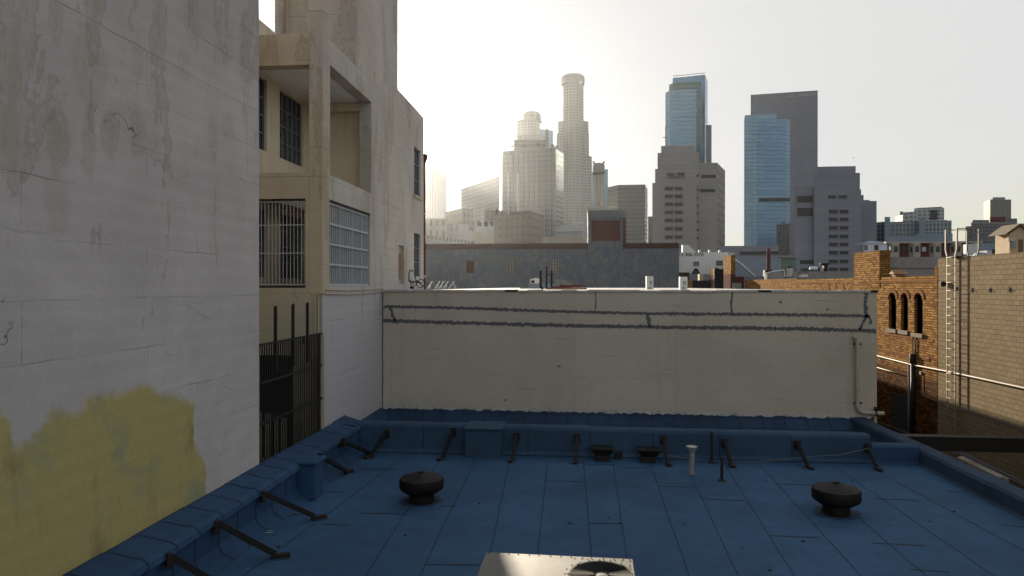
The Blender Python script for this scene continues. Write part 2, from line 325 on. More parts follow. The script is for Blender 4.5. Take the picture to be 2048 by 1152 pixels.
# ------------------------------------------------------------------ mesh builder
class MB:
    def __init__(s): s.v = []; s.f = []; s.m = []; s.s = []
    def poly(s, pts, m=0, sm=False):
        b = len(s.v); s.v += [Vector(p) for p in pts]; s.f.append(list(range(b, b+len(pts)))); s.m.append(m); s.s.append(sm); return s
    def box(s, x0, x1, y0, y1, z0, z1, m=0):
        return s.prism([(x0, y0), (x1, y0), (x1, y1), (x0, y1)], z0, z1, m)
    def prism(s, fp, z0, z1, m=0, mt=None, sm=False):
        n = len(fp); lo = [Vector((p[0], p[1], z0)) for p in fp]; hi = [Vector((p[0], p[1], z1)) for p in fp]
        b = len(s.v); s.v += lo+hi
        for i in range(n):
            j = (i+1) % n; s.f.append([b+i, b+j, b+n+j, b+n+i]); s.m.append(m); s.s.append(sm)
        s.f.append([b+n+i for i in range(n)]); s.m.append(m if mt is None else mt); s.s.append(False)
        s.f.append([b+i for i in reversed(range(n))]); s.m.append(m); s.s.append(False); return s
    def sweep(s, prof, a, b_, m=0, axis='Y', sm=False, wob=None, caps=True):
        """2D profile (across, z) drawn along Y (or X) from a to b_"""
        n = len(prof)
        def P(q, t): return Vector((q[0], t, q[1])) if axis == 'Y' else Vector((t, q[0], q[1]))
        k = len(s.v); s.v += [P(q, a) for q in prof]+[P(q, b_) for q in prof]
        for i in range(n):
            j = (i+1) % n; s.f.append([k+i, k+j, k+n+j, k+n+i]); s.m.append(m); s.s.append(sm)
        if caps:
            s.f.append([k+i for i in reversed(range(n))]); s.f.append([k+n+i for i in range(n)]); s.m += [m, m]; s.s += [False, False]
        return s
    def bar(s, p, q, w, h=None, m=0):
        p, q = Vector(p), Vector(q); h = h or w; d = (q-p).normalized()
        up = Vector((0, 0, 1)) if abs(d.z) < .97 else Vector((0, 1, 0))
        a = d.cross(up).normalized()*w/2; c = a.cross(d).normalized()*h/2
        k = len(s.v)
        for o in (p, q): s.v += [o-a-c, o+a-c, o+a+c, o-a+c]
        for f in ((0, 1, 5, 4), (1, 2, 6, 5), (2, 3, 7, 6), (3, 0, 4, 7), (3, 2, 1, 0), (4, 5, 6, 7)):
            s.f.append([k+i for i in f]); s.m.append(m); s.s.append(False)
        return s
    def tube(s, pts, r, n=8, m=0, caps=True):
        pts = [Vector(p) for p in pts]; k = len(s.v); R = r if isinstance(r, list) else [r]*len(pts); ref = None
        for i, p in enumerate(pts):
            d = (pts[min(i+1, len(pts)-1)]-pts[max(i-1, 0)]).normalized()
            if ref is None: ref = Vector((0, 0, 1)) if abs(d.z) < .9 else Vector((1, 0, 0))
            a = (ref-d*ref.dot(d)).normalized(); ref = a; b = d.cross(a)
            s.v += [p+(a*math.cos(t)+b*math.sin(t))*R[i] for t in [2*math.pi*q/n for q in range(n)]]
        for i in range(len(pts)-1):
            for q in range(n):
                s.f.append([k+i*n+q, k+i*n+(q+1) % n, k+(i+1)*n+(q+1) % n, k+(i+1)*n+q]); s.m.append(m); s.s.append(True)
        if caps:
            e = k+(len(pts)-1)*n
            s.f += [[k+q for q in reversed(range(n))], [e+q for q in range(n)]]; s.m += [m, m]; s.s += [False, False]
        return s
    def lathe(s, c, prof, n=24, m=0, sx=1.0):
        c = Vector(c); k = len(s.v)
        for r, z in prof:
            s.v += [c+Vector((r*math.cos(2*math.pi*q/n)*sx, r*math.sin(2*math.pi*q/n), z)) for q in range(n)]
        for i in range(len(prof)-1):
            for q in range(n):
                s.f.append([k+i*n+q, k+i*n+(q+1) % n, k+(i+1)*n+(q+1) % n, k+(i+1)*n+q]); s.m.append(m); s.s.append(True)
        e = k+(len(prof)-1)*n
        s.f += [[k+q for q in range(n)], [e+q for q in range(n)]]; s.m += [m, m]; s.s += [False, False]; return s
    def holed(s, outer, holes, to3, depth=None, m=0, mr=None):
        """flat wall outline (2D) with holes; to3(a, b, d) -> 3D point d behind the face; reveals are added when depth is set"""
        lp = [[Vector((a, b, 0)) for a, b in outer]]+[[Vector((a, b, 0)) for a, b in h] for h in holes]
        flat = [q for l in lp for q in l]; k = len(s.v)
        s.v += [Vector(to3(q.x, q.y, 0)) for q in flat]
        for t in tessellate_polygon(lp): s.f.append([k+i for i in t]); s.m.append(m); s.s.append(False)
        if depth:
            for h in holes:
                for i in range(len(h)):
                    a, b = h[i], h[(i+1) % len(h)]
                    s.poly([to3(*a, 0), to3(*b, 0), to3(*b, depth), to3(*a, depth)], m if mr is None else mr)
        return s
    def rag(s, pts, w, up, off, m=0, jit=.5, step=.06):
        """ragged flat band along 3D polyline pts; up = in-plane across direction, off = outward offset"""
        up, off = Vector(up), Vector(off); line = []
        for a, b in zip(pts[:-1], pts[1:]):
            a, b = Vector(a), Vector(b); n = max(1, int((b-a).length/step))
            line += [a.lerp(b, i/n) for i in range(n)]
        line.append(Vector(pts[-1]))
        e = [(p+off+up*w*(.5+random.uniform(-.1, jit)), p+off-up*w*(.5+random.uniform(-.1, jit))) for p in line]
        for (a, b), (c, d) in zip(e[:-1], e[1:]): s.poly([a, c, d, b], m)
        return s
    def bounds(s):
        xs = [p.x for p in s.v]; ys = [p.y for p in s.v]; zs = [p.z for p in s.v]
        return Vector(((min(xs)+max(xs))/2, (min(ys)+max(ys))/2, min(zs)))
    def build(s, name, mats, parent=None, org=None, bev=0.0, weld=False):
        if not isinstance(mats, (list, tuple)): mats = [mats]
        wl = Vector(parent['_o']) if parent is not None else Vector(org if org is not None else s.bounds())
        me = bpy.data.meshes.new(name); bm = bmesh.new()
        vs = [bm.verts.new(p-wl) for p in s.v]
        uvl = bm.loops.layers.uv.new('UVMap')
        for f, m, sm in zip(s.f, s.m, s.s):
            try: fc = bm.faces.new([vs[i] for i in f])
            except ValueError: continue
            fc.material_index = min(m, len(mats)-1); fc.smooth = sm
        if weld: bmesh.ops.remove_doubles(bm, verts=bm.verts, dist=.0005)
        bmesh.ops.recalc_face_normals(bm, faces=bm.faces)
        for fc in bm.faces:
            n = fc.normal
            t = Vector((-n.y, n.x, 0))
            if abs(n.z) > .75 or t.length < 1e-5:
                for l in fc.loops: l[uvl].uv = (l.vert.co.x+wl.x, l.vert.co.y+wl.y)
            else:
                t.normalize()
                if t.x < -1e-4 or (abs(t.x) <= 1e-4 and t.y < 0): t = -t
                for l in fc.loops: l[uvl].uv = ((l.vert.co+wl).dot(t), l.vert.co.z+wl.z)
        for e in bm.edges:
            if len(e.link_faces) == 2 and e.calc_face_angle(0) > .6: e.smooth = False
        bm.to_mesh(me); bm.free()
        for q in mats: me.materials.append(q if not isinstance(q, str) else M[q])
        o = bpy.data.objects.new(name, me); COL.objects.link(o)
        o['_o'] = tuple(wl)
        if parent is not None: o.parent = parent; o.location = Vector(parent['_o'])-Vector(parent['_o']); 
        else: o.location = wl
        if bev:
            md = o.modifiers.new('Bevel', 'BEVEL'); md.width = bev; md.segments = 2; md.limit_method = 'ANGLE'
        return o
ALL = []
def tag(o, label=None, cat=None, group=None, kind=None):
    if label: o['label'] = label
    if cat: o['category'] = cat
    if group: o['group'] = group
    if kind: o['kind'] = kind
    return o
def thing(name, label, cat, loc, group=None):
    o = bpy.data.objects.new(name, None); COL.objects.link(o); o.empty_display_size = .2
    o.location = Vector(loc); o['_o'] = tuple(Vector(loc)); return tag(o, label, cat, group)
def solo(mb, name, mats, label, cat, group=None, kind=None, **kw): return tag(mb.build(name, mats, **kw), label, cat, group, kind)
def text(parent, name, s, at, right, up, size, mat, extrude=.02):
    cu = bpy.data.curves.new(name, 'FONT'); cu.body = s; cu.size = size; cu.extrude = extrude; cu.align_x = 'LEFT'
    cu.materials.append(M[mat]); o = bpy.data.objects.new(name, cu); COL.objects.link(o)
    from mathutils import Matrix
    r, u = Vector(right).normalized(), Vector(up).normalized(); n = r.cross(u)
    mt = Matrix((r, u, n)).transposed().to_4x4(); mt.translation = Vector(at)-Vector(parent['_o'])
    me = bpy.data.meshes.new_from_object(o.evaluated_get(bpy.context.evaluated_depsgraph_get())); bpy.data.objects.remove(o); bpy.data.curves.remove(cu)
    me.transform(mt); o = bpy.data.objects.new(name, me); COL.objects.link(o); o.parent = parent; return o
# ================================================================== SETTING
solo(MB().poly([(-1700, -150, 0), (1700, -150, 0), (1700, 1700, 0), (-1700, 1700, 0)]), 'ground', 'ground', None, None, kind='structure')
# ---- blue roof building we hover above
roof = thing('blue_roofed_building', 'low building in front with a flat roof coated blue', 'building', (1, 8, 0))
RX1 = 7.65
b = MB(); b.box(XL+.02, 8.0, -4, YC-.02, 0, ZR)
b.build('roof_deck', 'roof', roof)
# roof seams from the photograph, laid on the roof plane
sm = MB()
def R(x, y): p = pH(x, y, 3.98); p.z = ZR+.004; return p
def seam(pts, w=.010): 
    q = [R(*p) for p in pts]
    if abs(q[0].y-q[-1].y) > 2: q[0] = q[0]+(q[0]-q[-1]).normalized()*(3.0 if pts[0][1] > 1090 else 0)
    d = (q[-1]-q[0]).normalized(); up = Vector((-d.y, d.x, 0))
    line = []
    for a, c in zip(q[:-1], q[1:]):
        n = max(2, int((c-a).length/.25)); line += [a.lerp(c, i/n)+up*random.uniform(-.006, .006) for i in range(n)]
    line.append(q[-1]); sm.rag(line, w, up, (0, 0, 0), 0, .6, .08)
for a, c in (((385, 1150), (560, 1003)), ((560, 1003), (736, 905)), ((490, 1150), (824, 903)), ((732, 1151), (884, 912)), ((840, 1151), (953, 914)), ((972, 1150), (1020, 917)), ((1076, 1108), (1095, 925)),
             ((1183, 1113), (1167, 922)), ((1256, 1130), (1227, 930)), ((1372, 1132), (1300, 925)), ((1476, 1151), (1375, 935)), ((1588, 1150), (1450, 930)), ((1720, 1150), (1520, 930)), ((1850, 1150), (1605, 938)), ((1985, 1150), (1680, 940)), ((2080, 1120), (1760, 945))): seam((a, c))
for a, c in (((722, 939), (792, 940)), ((640, 1049), (702, 1051)), ((722, 1027), (812, 1029)), ((850, 1130), (960, 1131)), ((1091, 962), (1167, 964)), ((1177, 1047), (1244, 1048)), ((1315, 973), (1390, 975)), ((1402, 998), (1492, 1002)),
             ((1550, 968), (1632, 971)), ((1538, 1072), (1640, 1076)), ((1748, 998), (1835, 1001)), ((1745, 1087), (1850, 1092)), ((1895, 983), (1945, 984)), ((2000, 1050), (2060, 1056)), ((560, 1028), (620, 1030)), ((880, 1013), (912, 1014)), ((1230, 935), (1300, 937)), ((1168, 930), (1230, 930)), ((630, 985), (690, 985)), ((1820, 1140), (1900, 1145))): seam((a, c), .024)
sm.build('roof_seams', 'seam', roof)
# debris flecks on the membrane
fl = MB()
for x, y in ((1240, 1048), (1219, 1037), (810, 1072), (958, 1008), (1534, 963), (1705, 964), (1720, 1029), (1783, 1041), (1860, 1044), (1910, 1024), (1485, 1097), (1540, 1142), (1607, 1084), (556, 1095), (1140, 1048), (1370, 1050)):
    p = R(x, y); a = random.random()*3; r = random.uniform(.012, .035)
    fl.prism([(p.x+r*math.cos(a+t), p.y+r*.5*math.sin(a+t)) for t in (0, 1.3, 2.5, 4, 5.2)], ZR-.01, ZR+.015)
solo(fl, 'debris', 'rustblack', 'scattered dark flecks of debris on the blue roof', 'debris', kind='stuff')
# left parapet: overlapping cap sheets, turned down inside, coved at the foot
HP = CZ-3.30
def lprof(dx, dz): return [(XL+.01, ZR-.05), (XL+.01, HP+.07+dz), (XL+.10, HP+.085+dz), (-5.30+dx, HP+.03+dz), (-5.16+dx, HP+.015+dz), (-5.09+dx, HP-.03+dz), (-5.07+dx, HP-.10+dz), (-5.14, HP-.13), (-5.15, ZR+.22), (-5.08, ZR+.09), (-4.92, ZR+.012), (-4.90, ZR-.05)]
lp = MB(); y = -3.9; ys = [y]
while y < 15.9:
    y2 = min(16.0, y+random.uniform(.52, .66)); dx = random.uniform(-.012, .02); dz = random.uniform(-.006, .012)
    pr = lprof(dx, dz); lp.sweep(pr, y, y2, 0)
    # lap of the next sheet: a dark irregular line over cap, face and cove
    q = [Vector((a, y2+random.uniform(-.02, .02), c)) for a, c in pr[2:11]]
    for i in range(len(q)-1):
        a, c = q[i], q[i+1]; d = Vector((0, .009, 0)); o = Vector((.006, 0, .006))
        lp.poly([a+o-d, c+o-d, c+o+d, a+o+d], 1)
    y = y2; ys.append(y)
lp.build('left_parapet', ['parapet', 'seam'], roof)
# pilaster against the left parapet
pl = MB(); p = R(600, 1000); pl.box(-5.16, -4.80, p.y-.02, p.y+.42, ZR, HP-.02); pl.box(-5.2, -4.74, p.y-.08, p.y+.46, HP-.02, HP+.05)
pl.build('parapet_pilaster', 'parapet', roof, bev=.03)
# far parapet
fp = MB()
def fprof(t): return [(16.0, ZR-.05), (15.93, ZR+.02), (15.99, ZR+.10), (15.99, t-.07), (16.02, t-.015), (16.08, t), (16.30, t), (16.36, t-.03), (16.38, ZR-.05)]
xs = [-5.12, -3.6, -2.35, -1.1, .35, 1.8, 3.3, 4.9, 6.62]
for a, c in zip(xs[:-1], xs[1:]):
    t = CZ-3.28-.008*(a+5)+random.uniform(-.008, .008); fp.sweep(fprof(t), a, c, 0, 'X')
    fp.poly([(c-.008, 15.985, ZR+.1), (c+.008, 15.985, ZR+.1), (c+.008, 15.985, t-.05), (c-.008, 15.985, t-.05)], 1)
fp.build('far_parapet', ['fparapet', 'seam'], roof, bev=.01)
fc = MB(); fc.sweep([(15.9, ZR-.05), (15.97, ZR+.06), (15.98, CZ-3.62), (16.03, CZ-3.58), (16.34, CZ-3.58), (16.36, ZR-.05)], 6.62, RX1+.02, 0, 'X'); fc.build('low_curb', 'parapet', roof, bev=.01)
bx = MB(); a = pY(930, 905, 15.7); c = pY(1001, 905, 15.7)
bx.box(a.x, c.x, 15.68, 16.42, ZR-.05, HP-.03); bx.box(a.x-.02, c.x+.05, 15.62, 16.5, HP-.03, HP+.01); bx.build('scupper_box', 'fparapet', roof, bev=.015)
# right parapet
rp = MB(); y = -3.9
while y < YC-.1:
    y2 = min(YC-.05, y+random.uniform(1.3, 1.6)); t = CZ-3.66+random.uniform(-.012, .012); d = random.uniform(-.012, .012)
    rp.sweep([(RX1-.12+d, ZR-.05), (RX1-.02+d, ZR+.05), (RX1+d, t-.05), (RX1+.05+d, t), (8.0+d, t+.01), (8.03, t-.04), (8.03, ZR-.3)], y, y2)
    rp.poly([(RX1-.006, y2-.008, ZR+.06), (RX1-.006, y2+.008, ZR+.06), (RX1+.02, y2+.008, t+.004), (RX1+.02, y2-.008, t+.004)], 1)
    rp.poly([(RX1+.03, y2-.008, t+.006), (RX1+.03, y2+.008, t+.006), (8.0, y2+.008, t+.016), (8.0, y2-.008, t+.016)], 1); y = y2
rp.build('right_parapet', ['rparapet', 'seam'], roof)
# flashing against the cream wall and the white wall
fs = MB(); zt = CZ-3.60
n = 23
for i in range(n):
    x0 = XL+.05+(8.2-XL)*i/n; x1 = XL+.05+(8.2-XL)*(i+1)/n; dz = random.uniform(-.03, .03)-.05*i/n
    fs.poly([(x0, YC-.035, zt-.15), (x1, YC-.035, zt-.15), (x1, YC-.012, zt+dz), (x0, YC-.012, zt+dz+random.uniform(-.02, .02))])
    fs.poly([(x0, YC-.30, ZR+.01), (x1, YC-.30, ZR+.01), (x1, YC-.035, zt-.15), (x0, YC-.035, zt-.15)])
    fs.poly([(x1-.008, YC-.305, ZR+.02), (x1+.008, YC-.305, ZR+.02), (x1+.008, YC-.02, zt-.03), (x1-.008, YC-.02, zt-.03)], 1)
fs.build('wall_flashing', ['flash', 'seam'], roof)
fs = MB(); ya = 15.35
fs.poly([(XL+.012, ya+.25, HP+.09), (XL+.012, 16.45, HP+.10), (XL+.05, 16.9, HP-.05), (-5.12, 16.2, HP+.0), (-5.12, ya+.2, HP+.03)])
fs.poly([(XL+.012, 16.6, zt+.02), (XL+.012, YC-.05, zt+.02), (XL+.28, YC-.05, ZR+.1), (XL+.28, 16.4, ZR+.1)])
fs.build('corner_flashing', 'parapet', roof)
# bright ragged mastic line on top of the flashing
ms = MB(); ms.rag([(XL+.06, YC-.02, zt+.03), (1.5, YC-.02, zt+.0), (8.2, YC-.02, zt-.03)], .045, (0, 0, 1), (0, -.004, 0), 0, 1.2, .09); ms.build('mastic_line', 'coping', roof)
# ---- parapet braces
def brace(p, q, label, plate=True):
    p, q = Vector(p), Vector(q); t = thing('parapet_brace', label, 'brace', (q.x, q.y, ZR), 'steel braces propping the parapets')
    d = (q-p); d.z = 0; d.normalize()
    m = MB(); m.bar(p, q, .075, .05); m.bar(p+Vector((0, 0, .035)), q+Vector((0, 0, .035)), .012, .05); m.build('strut', 'black', t)
    m = MB(); s = Vector((-d.y, d.x, 0))*.07
    m.prism([tuple((p-d*.045-s)[:2]), tuple((p-d*.045+s)[:2]), tuple((p+d*.01+s)[:2]), tuple((p+d*.01-s)[:2])], p.z-.12, p.z+.07); m.build('wall_plate', 'rustblack', t, bev=.006)
    m = MB(); s = Vector((-d.y, d.x, 0))*.045
    a, c = q-d*.06, q+d*.19
    m.prism([tuple((a-s)[:2]), tuple((c-s)[:2]), tuple((c+s)[:2]), tuple((a+s)[:2])], ZR+.005, ZR+.06); m.build('foot', 'rustblack', t, bev=.005)
    n = 14; c0 = q+d*.06; m = MB(); rr = [random.uniform(.10, .17) for _ in range(n)]
    m.prism([(c0.x+rr[i]*math.cos(2*math.pi*i/n), c0.y+rr[i]*.75*math.sin(2*math.pi*i/n)) for i in range(n)], ZR-.01, ZR+.007); m.build('sealant_patch', 'flash', t)
LB = [((335, 1112), (440, 1180)), ((434, 1043), (552, 1117)), ((524, 981), (630, 1040)), ((638, 907), (694, 948)), ((683, 880), (738, 910))]
LBL = ['black brace on the left parapet, nearest and cut off by the picture edge', 'long black brace on the left parapet, second from the bottom edge', 'black brace on the left parapet just in front of the pilaster', 'black brace on the left parapet just beyond the pilaster', 'short black brace at the far end of the left parapet by the corner']
for (a, c), l in zip(LB, LBL):
    p = pX(a[0], a[1], -5.08); q = R(*c); q.z = ZR+.04; brace((-5.06, p.y, min(p.z, HP-.1)), q, l)
FB = [((772, 866), (757, 902)), ((906, 862), (893, 908)), ((1033, 872), (1027, 913)), ((1154, 874), (1151, 918)), ((1328, 878), (1332, 922)), ((1450, 884), (1459, 928)), ((1596, 888), (1609, 930)), ((1736, 894), (1749, 936))]
FBL = ['upright black brace on the far parapet, in the left corner', 'black brace on the far parapet just left of the scupper box', 'black brace on the far parapet just right of the scupper box', 'black brace on the far parapet left of the two low vents', 'black brace on the far parapet beside the right-hand low vent', 'black brace on the far parapet behind the short pipe stub', 'black brace on the far parapet holding up the sagging cable', 'black brace at the right end of the far parapet']
for (a, c), l in zip(FB, FBL):
    p = pY(a[0], a[1], 15.95); q = R(*c); q.z = ZR+.04; q.y = min(q.y, 15.45); brace(p, q, l)
# ---- mushroom ventilators
def mushroom(x, y, label, s=1.0, rot=0):
    c = R(x, y); c.z = ZR; t = thing('roof_ventilator', label, 'vent', c, 'black mushroom ventilators on the blue roof')
    MB().lathe(c, [(.28*s, 0.0), (.28*s, .015), (.235*s, .03), (.23*s, .06), (.23*s, .20)], 28).build('neck', 'vent', t)
    n = 22; m = MB(); rr = [random.uniform(.34, .43)*s for _ in range(n)]
    m.prism([(c.x+rr[i]*math.cos(2*math.pi*i/n), c.y+rr[i]*math.sin(2*math.pi*i/n)) for i in range(n)], ZR-.01, ZR+.008); m.build('sealant_patch', 'flash', t)
    MB().lathe(c, [(.22*s, .15), (.30*s, .17), (.395*s, .235), (.41*s, .27), (.41*s, .40), (.395*s, .43), (.385*s, .435)], 28).build('hood', 'vent', t)
    k = MB(); k.lathe(c, [(.385*s, .432), (.26*s, .475), (.06*s, .53), (.055*s, .55), (.012, .556)], 14)
    k.build('cap', 'vent', t)
mushroom(843, 1002, 'round black mushroom ventilator standing on the left half of the blue roof')
mushroom(1673, 1026, 'round black mushroom ventilator standing on the right half of the blue roof', .98)
# ---- low vents by the far parapet
for x, y, l in ((1205, 921, 'low black hooded vent by the far parapet, left of the small box'), (1297, 924, 'low black hooded vent by the far parapet, right of the small box')):
    c = R(x, y); c.z = ZR; t = thing('hooded_vent', l, 'vent', c, 'low hooded vents by the far parapet')
    m = MB(); m.box(c.x-.15, c.x+.15, c.y-.12, c.y+.12, ZR, ZR+.18); m.build('neck', 'rustblack', t)
    m = MB()
    lo = [(c.x-.17, c.y-.15), (c.x+.17, c.y-.15), (c.x+.17, c.y+.15), (c.x-.17, c.y+.15)]; hi = [(c.x-.24, c.y-.2), (c.x+.24, c.y-.2), (c.x+.24, c.y+.2), (c.x-.24, c.y+.2)]
    for i in range(4):
        j = (i+1) % 4; m.poly([(*lo[i], ZR+.16), (*lo[j], ZR+.16), (*hi[j], ZR+.27), (*hi[i], ZR+.27)])
    m.prism(hi, ZR+.27, ZR+.30); m.poly([(*q, ZR+.16) for q in lo]); m.build('hood', 'vent', t)
c = R(1238, 918); m = MB(); m.box(c.x-.07, c.x+.07, c.y-.07, c.y+.07, ZR, ZR+.13); m.box(c.x-.085, c.x+.085, c.y-.085, c.y+.085, ZR+.13, ZR+.16)
solo(m, 'junction_box', 'rustblack', 'small dark box on the roof between the two low vents', 'box')
c = R(1383, 949); c.z = ZR; t = thing('vent_pipe', 'upright white-topped vent pipe with a flared metal cap', 'pipe', c)
MB().tube([c, c+Vector((0, 0, .16)), c+Vector((.01, 0, .40))], [.072, .058, .055], 14).build('lower_pipe', 'concrete', t)
MB().lathe(c+Vector((.01, 0, .38)), [(.06, 0), (.065, .03), (.06, .05), (.065, .10), (.115, .19), (.12, .215), (.10, .22), (.03, .225)], 16).build('cap', 'galv', t)
for x, y0, y1, l, r in ((1424, 863, 926, 'tall thin black pipe standing against the far parapet', .03), (1444, 914, 962, 'short black pipe stub standing clear of the far parapet', .03)):
    c = R(x, y1); Z = (3.98*F/(y1-HY)); m = MB(); h = (y1-y0)/F*Z
    m.tube([(c.x, c.y, ZR), (c.x, c.y, ZR+h)], r, 10); m.lathe((c.x, c.y, ZR), [(.09, 0), (.06, .03), (.032, .05)], 12); solo(m, 'standpipe', 'black', l, 'pipe')
# cable sagging along the far parapet
pts = []
for x, y in ((1318, 907), (1345, 912), (1380, 918), (1420, 921), (1470, 923), (1520, 923), (1570, 919), (1620, 913), (1680, 910), (1738, 897)): pts.append(pY(x, y, 15.72))
solo(MB().tube(pts, .006, 6), 'cable', 'dkconcrete', 'thin grey cable sagging along the far parapet between braces', 'cable')
# wire clip bits by left parapet
p = R(528, 1068); m = MB(); m.tube([p+Vector((-.12, 0, .01)), p+Vector((.1, .1, .02)), p+Vector((.13, .03, .01)), p+Vector((-.1, -.07, .02)), p+Vector((-.14, -.02, .01))], .006, 5)
solo(m, 'wire_offcut', 'galv', 'bent offcut of wire lying on the roof by the left parapet', 'wire')
# ---- air conditioner at the bottom edge
A = pH(973, 1105, 2.45); B = pH(1265, 1119, 2.45); zt = CZ-2.45
dx = (B-A).normalized(); dy = Vector((-dx.y, dx.x, 0)); W = (B-A).length; D = 1.25
t = thing('air_conditioner', 'galvanised rooftop air conditioner with a fan grille on top', 'air conditioner', (A.x+W/2, A.y-D/2, ZR))
def Q(u, v): return A+dx*u-dy*v
def fp4(u0, u1, v0, v1): return [tuple(Q(*q)[:2]) for q in ((u0, v0), (u1, v0), (u1, v1), (u0, v1))]
fc_, fr = Q(W*.79, .37), .27
m = MB(); lid = [Q(0, 0), Q(W, 0), Q(W, D), Q(0, D)]
hole = [(fc_.x+fr*math.cos(a), fc_.y+fr*math.sin(a)) for a in [2*math.pi*i/40 for i in range(40)]]
m.holed([(q.x, q.y) for q in lid], [hole], lambda a, c, d: (a, c, zt-d), .10)
for i in range(4):
    a, c = lid[i], lid[(i+1) % 4]; m.poly([(a.x, a.y, zt), (c.x, c.y, zt), (c.x, c.y, ZR+.3), (a.x, a.y, ZR+.3)])
m.build('casing', 'acsheet', t)
m = MB(); m.prism([(fc_.x+fr*1.02*math.cos(a), fc_.y+fr*1.02*math.sin(a)) for a in [2*math.pi*i/32 for i in range(32)]], zt-.14, zt-.11); m.build('fan_well', 'darkhole', t)
m = MB()
for k in range(13):
    r = .075+k*.0165; m.tube([fc_+Vector((r*math.cos(a), r*math.sin(a), .008)) for a in [2*math.pi*i/36 for i in range(37)]], .0028, 4, caps=False)
for k in range(8):
    a = math.pi*k/4; m.bar(fc_+Vector((.05*math.cos(a), .05*math.sin(a), .004)), fc_+Vector((.29*math.cos(a), .29*math.sin(a), .004)), .006)
m.build('fan_grille', 'black', t)
MB().lathe(fc_+Vector((0, 0, -.06)), [(.07, 0), (.07, .05), (.06, .06), (.02, .064)], 20).build('fan_hub', 'acsheet', t)
m = MB()
for k in range(5):
    a = 2*math.pi*k/5; d1 = Vector((math.cos(a), math.sin(a), 0)); d2 = Vector((-d1.y, d1.x, 0)); c0 = fc_+Vector((0, 0, -.07))
    m.poly([c0+d1*.08-d2*.04, c0+d1*.24-d2*.09, c0+d1*.24+d2*.06+Vector((0, 0, .03)), c0+d1*.08+d2*.04+Vector((0, 0, .02))])
m.build('fan_blades', 'vent', t)
m = MB(); m.box(*sorted((Q(W, .3).x+.0, Q(W+.09, .3).x)), Q(W, .42).y, Q(W, .22).y, zt-.28, zt-.07); m.build('disconnect_box', 'rust', t)
m = MB(); m.prism(fp4(.05, W-.05, .05, D-.05), ZR, ZR+.3); m.build('base_frame', 'rustblack', t)
m = MB()
for u, v in [(.02+W*i/14, .018) for i in range(15)]+[(W*.62+.05*i, .05) for i in range(9)]+[(W-.02, .05+.09*i) for i in range(7)]:
    q = Q(min(u, W-.02)+random.uniform(-.01, .01), v); m.lathe((q.x, q.y, zt), [(.006, 0), (.006, .004)], 6)
for i in range(20):
    a = 2*math.pi*i/20; m.lathe((fc_.x+.31*math.cos(a), fc_.y+.31*math.sin(a), zt), [(.006, 0), (.006, .004)], 6)
m.build('casing_screws', 'rustblack', t)['kind'] = 'stuff'
# ================================================================== LEFT STUCCO BUILDING
t = thing('stucco_building', 'tall white stucco wall at left with a yellow paint patch', 'building', (XL-3, 4, 0))
YE = 12.0*XL/-5.75
m = MB(); m.poly([(XL, -6, 0), (XL, YE, 0), (XL, YE, CZ+9), (XL, -6, CZ+9)]); m.poly([(XL, YE, 0), (XL-1.3, YE, 0), (XL-1.3, YE, CZ+9), (XL, YE, CZ+9)])
m.poly([(XL, -6, CZ+9), (XL, YE, CZ+9), (XL-9, YE, CZ+9), (XL-9, -6, CZ+9)]); m.poly([(XL, -6, 0), (XL, -6, CZ+9), (XL-9, -6, CZ+9), (XL-9, -6, 0)])
m.build('wall', 'stucco', t)
# ================================================================== LOGGIA BUILDING
lb = thing('loggia_building', 'cream stucco stair building with open loggia, barred windows and tower', 'building', (XL-1.2, 18, 0))
YF, YB = 15.0, 25.4; XI = -7.55
def zc(d): return CZ+d
side3 = lambda a, c, d: (XL-d, a, c)
def sq(a0, a1, c0, c1): return [(a0, c0), (a1, c0), (a1, c1), (a0, c1)]
up_o = (15.5, 18.75, zc(2.6), zc(5.17)); lo_o = (15.45, 18.6, zc(0.0), zc(1.97))
w1 = (pX(828, 300, XL).y, pX(841, 300, XL).y, pX(834, 392, XL).z, pX(834, 297, XL).z)
w2 = (w1[0], w1[1], pX(834, 553, XL).z, pX(834, 467, XL).z)
nd = (pX(797, 500, XL).y, pX(808, 500, XL).y, pX(803, 568, XL).z, pX(803, 491, XL).z)
m = MB()
outer = [(YF, 0), (YB, 0), (YB, zc(6.35)), (21.6, zc(6.35)), (21.6, zc(15)), (17.4, zc(15)), (17.4, zc(5.74)), (YF, zc(5.74))]
m.holed(outer, [sq(*up_o), sq(*lo_o), sq(*w1), sq(*w2), sq(*nd)], side3, .12)
for o in (up_o, lo_o):                                 # deep reveals of the two big openings
    for a, c in (((o[0], o[2]), (o[1], o[2])), ((o[1], o[2]), (o[1], o[3])), ((o[1], o[3]), (o[0], o[3])), ((o[0], o[3]), (o[0], o[2]))):
        m.poly([(XL-.12, *a), (XL-.12, *c), (XL-.34, *c), (XL-.34, *a)])
m.poly([(XL, YB, 0), (XL-6, YB, 0), (XL-6, YB, zc(6.35)), (XL, YB, zc(6.35))])
m.poly([(XL, 21.6, zc(6.35)), (XL, YB, zc(6.35)), (XL-6, YB, zc(6.35)), (XL-6, 21.6, zc(6.35))])
m.build('side_wall', 'stucco3', lb)
m = MB(); f3 = lambda a, c, d: (a, YF+d, c)
xo = pY(620, 300, YF).x; xb = pY(611, 500, YF).x; xd = pY(587, 750, YF).x
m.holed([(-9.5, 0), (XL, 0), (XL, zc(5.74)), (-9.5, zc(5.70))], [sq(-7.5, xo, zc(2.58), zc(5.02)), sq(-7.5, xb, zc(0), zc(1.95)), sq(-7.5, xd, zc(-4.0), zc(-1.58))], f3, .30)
m.build('front_wall', 'stucco4', lb)
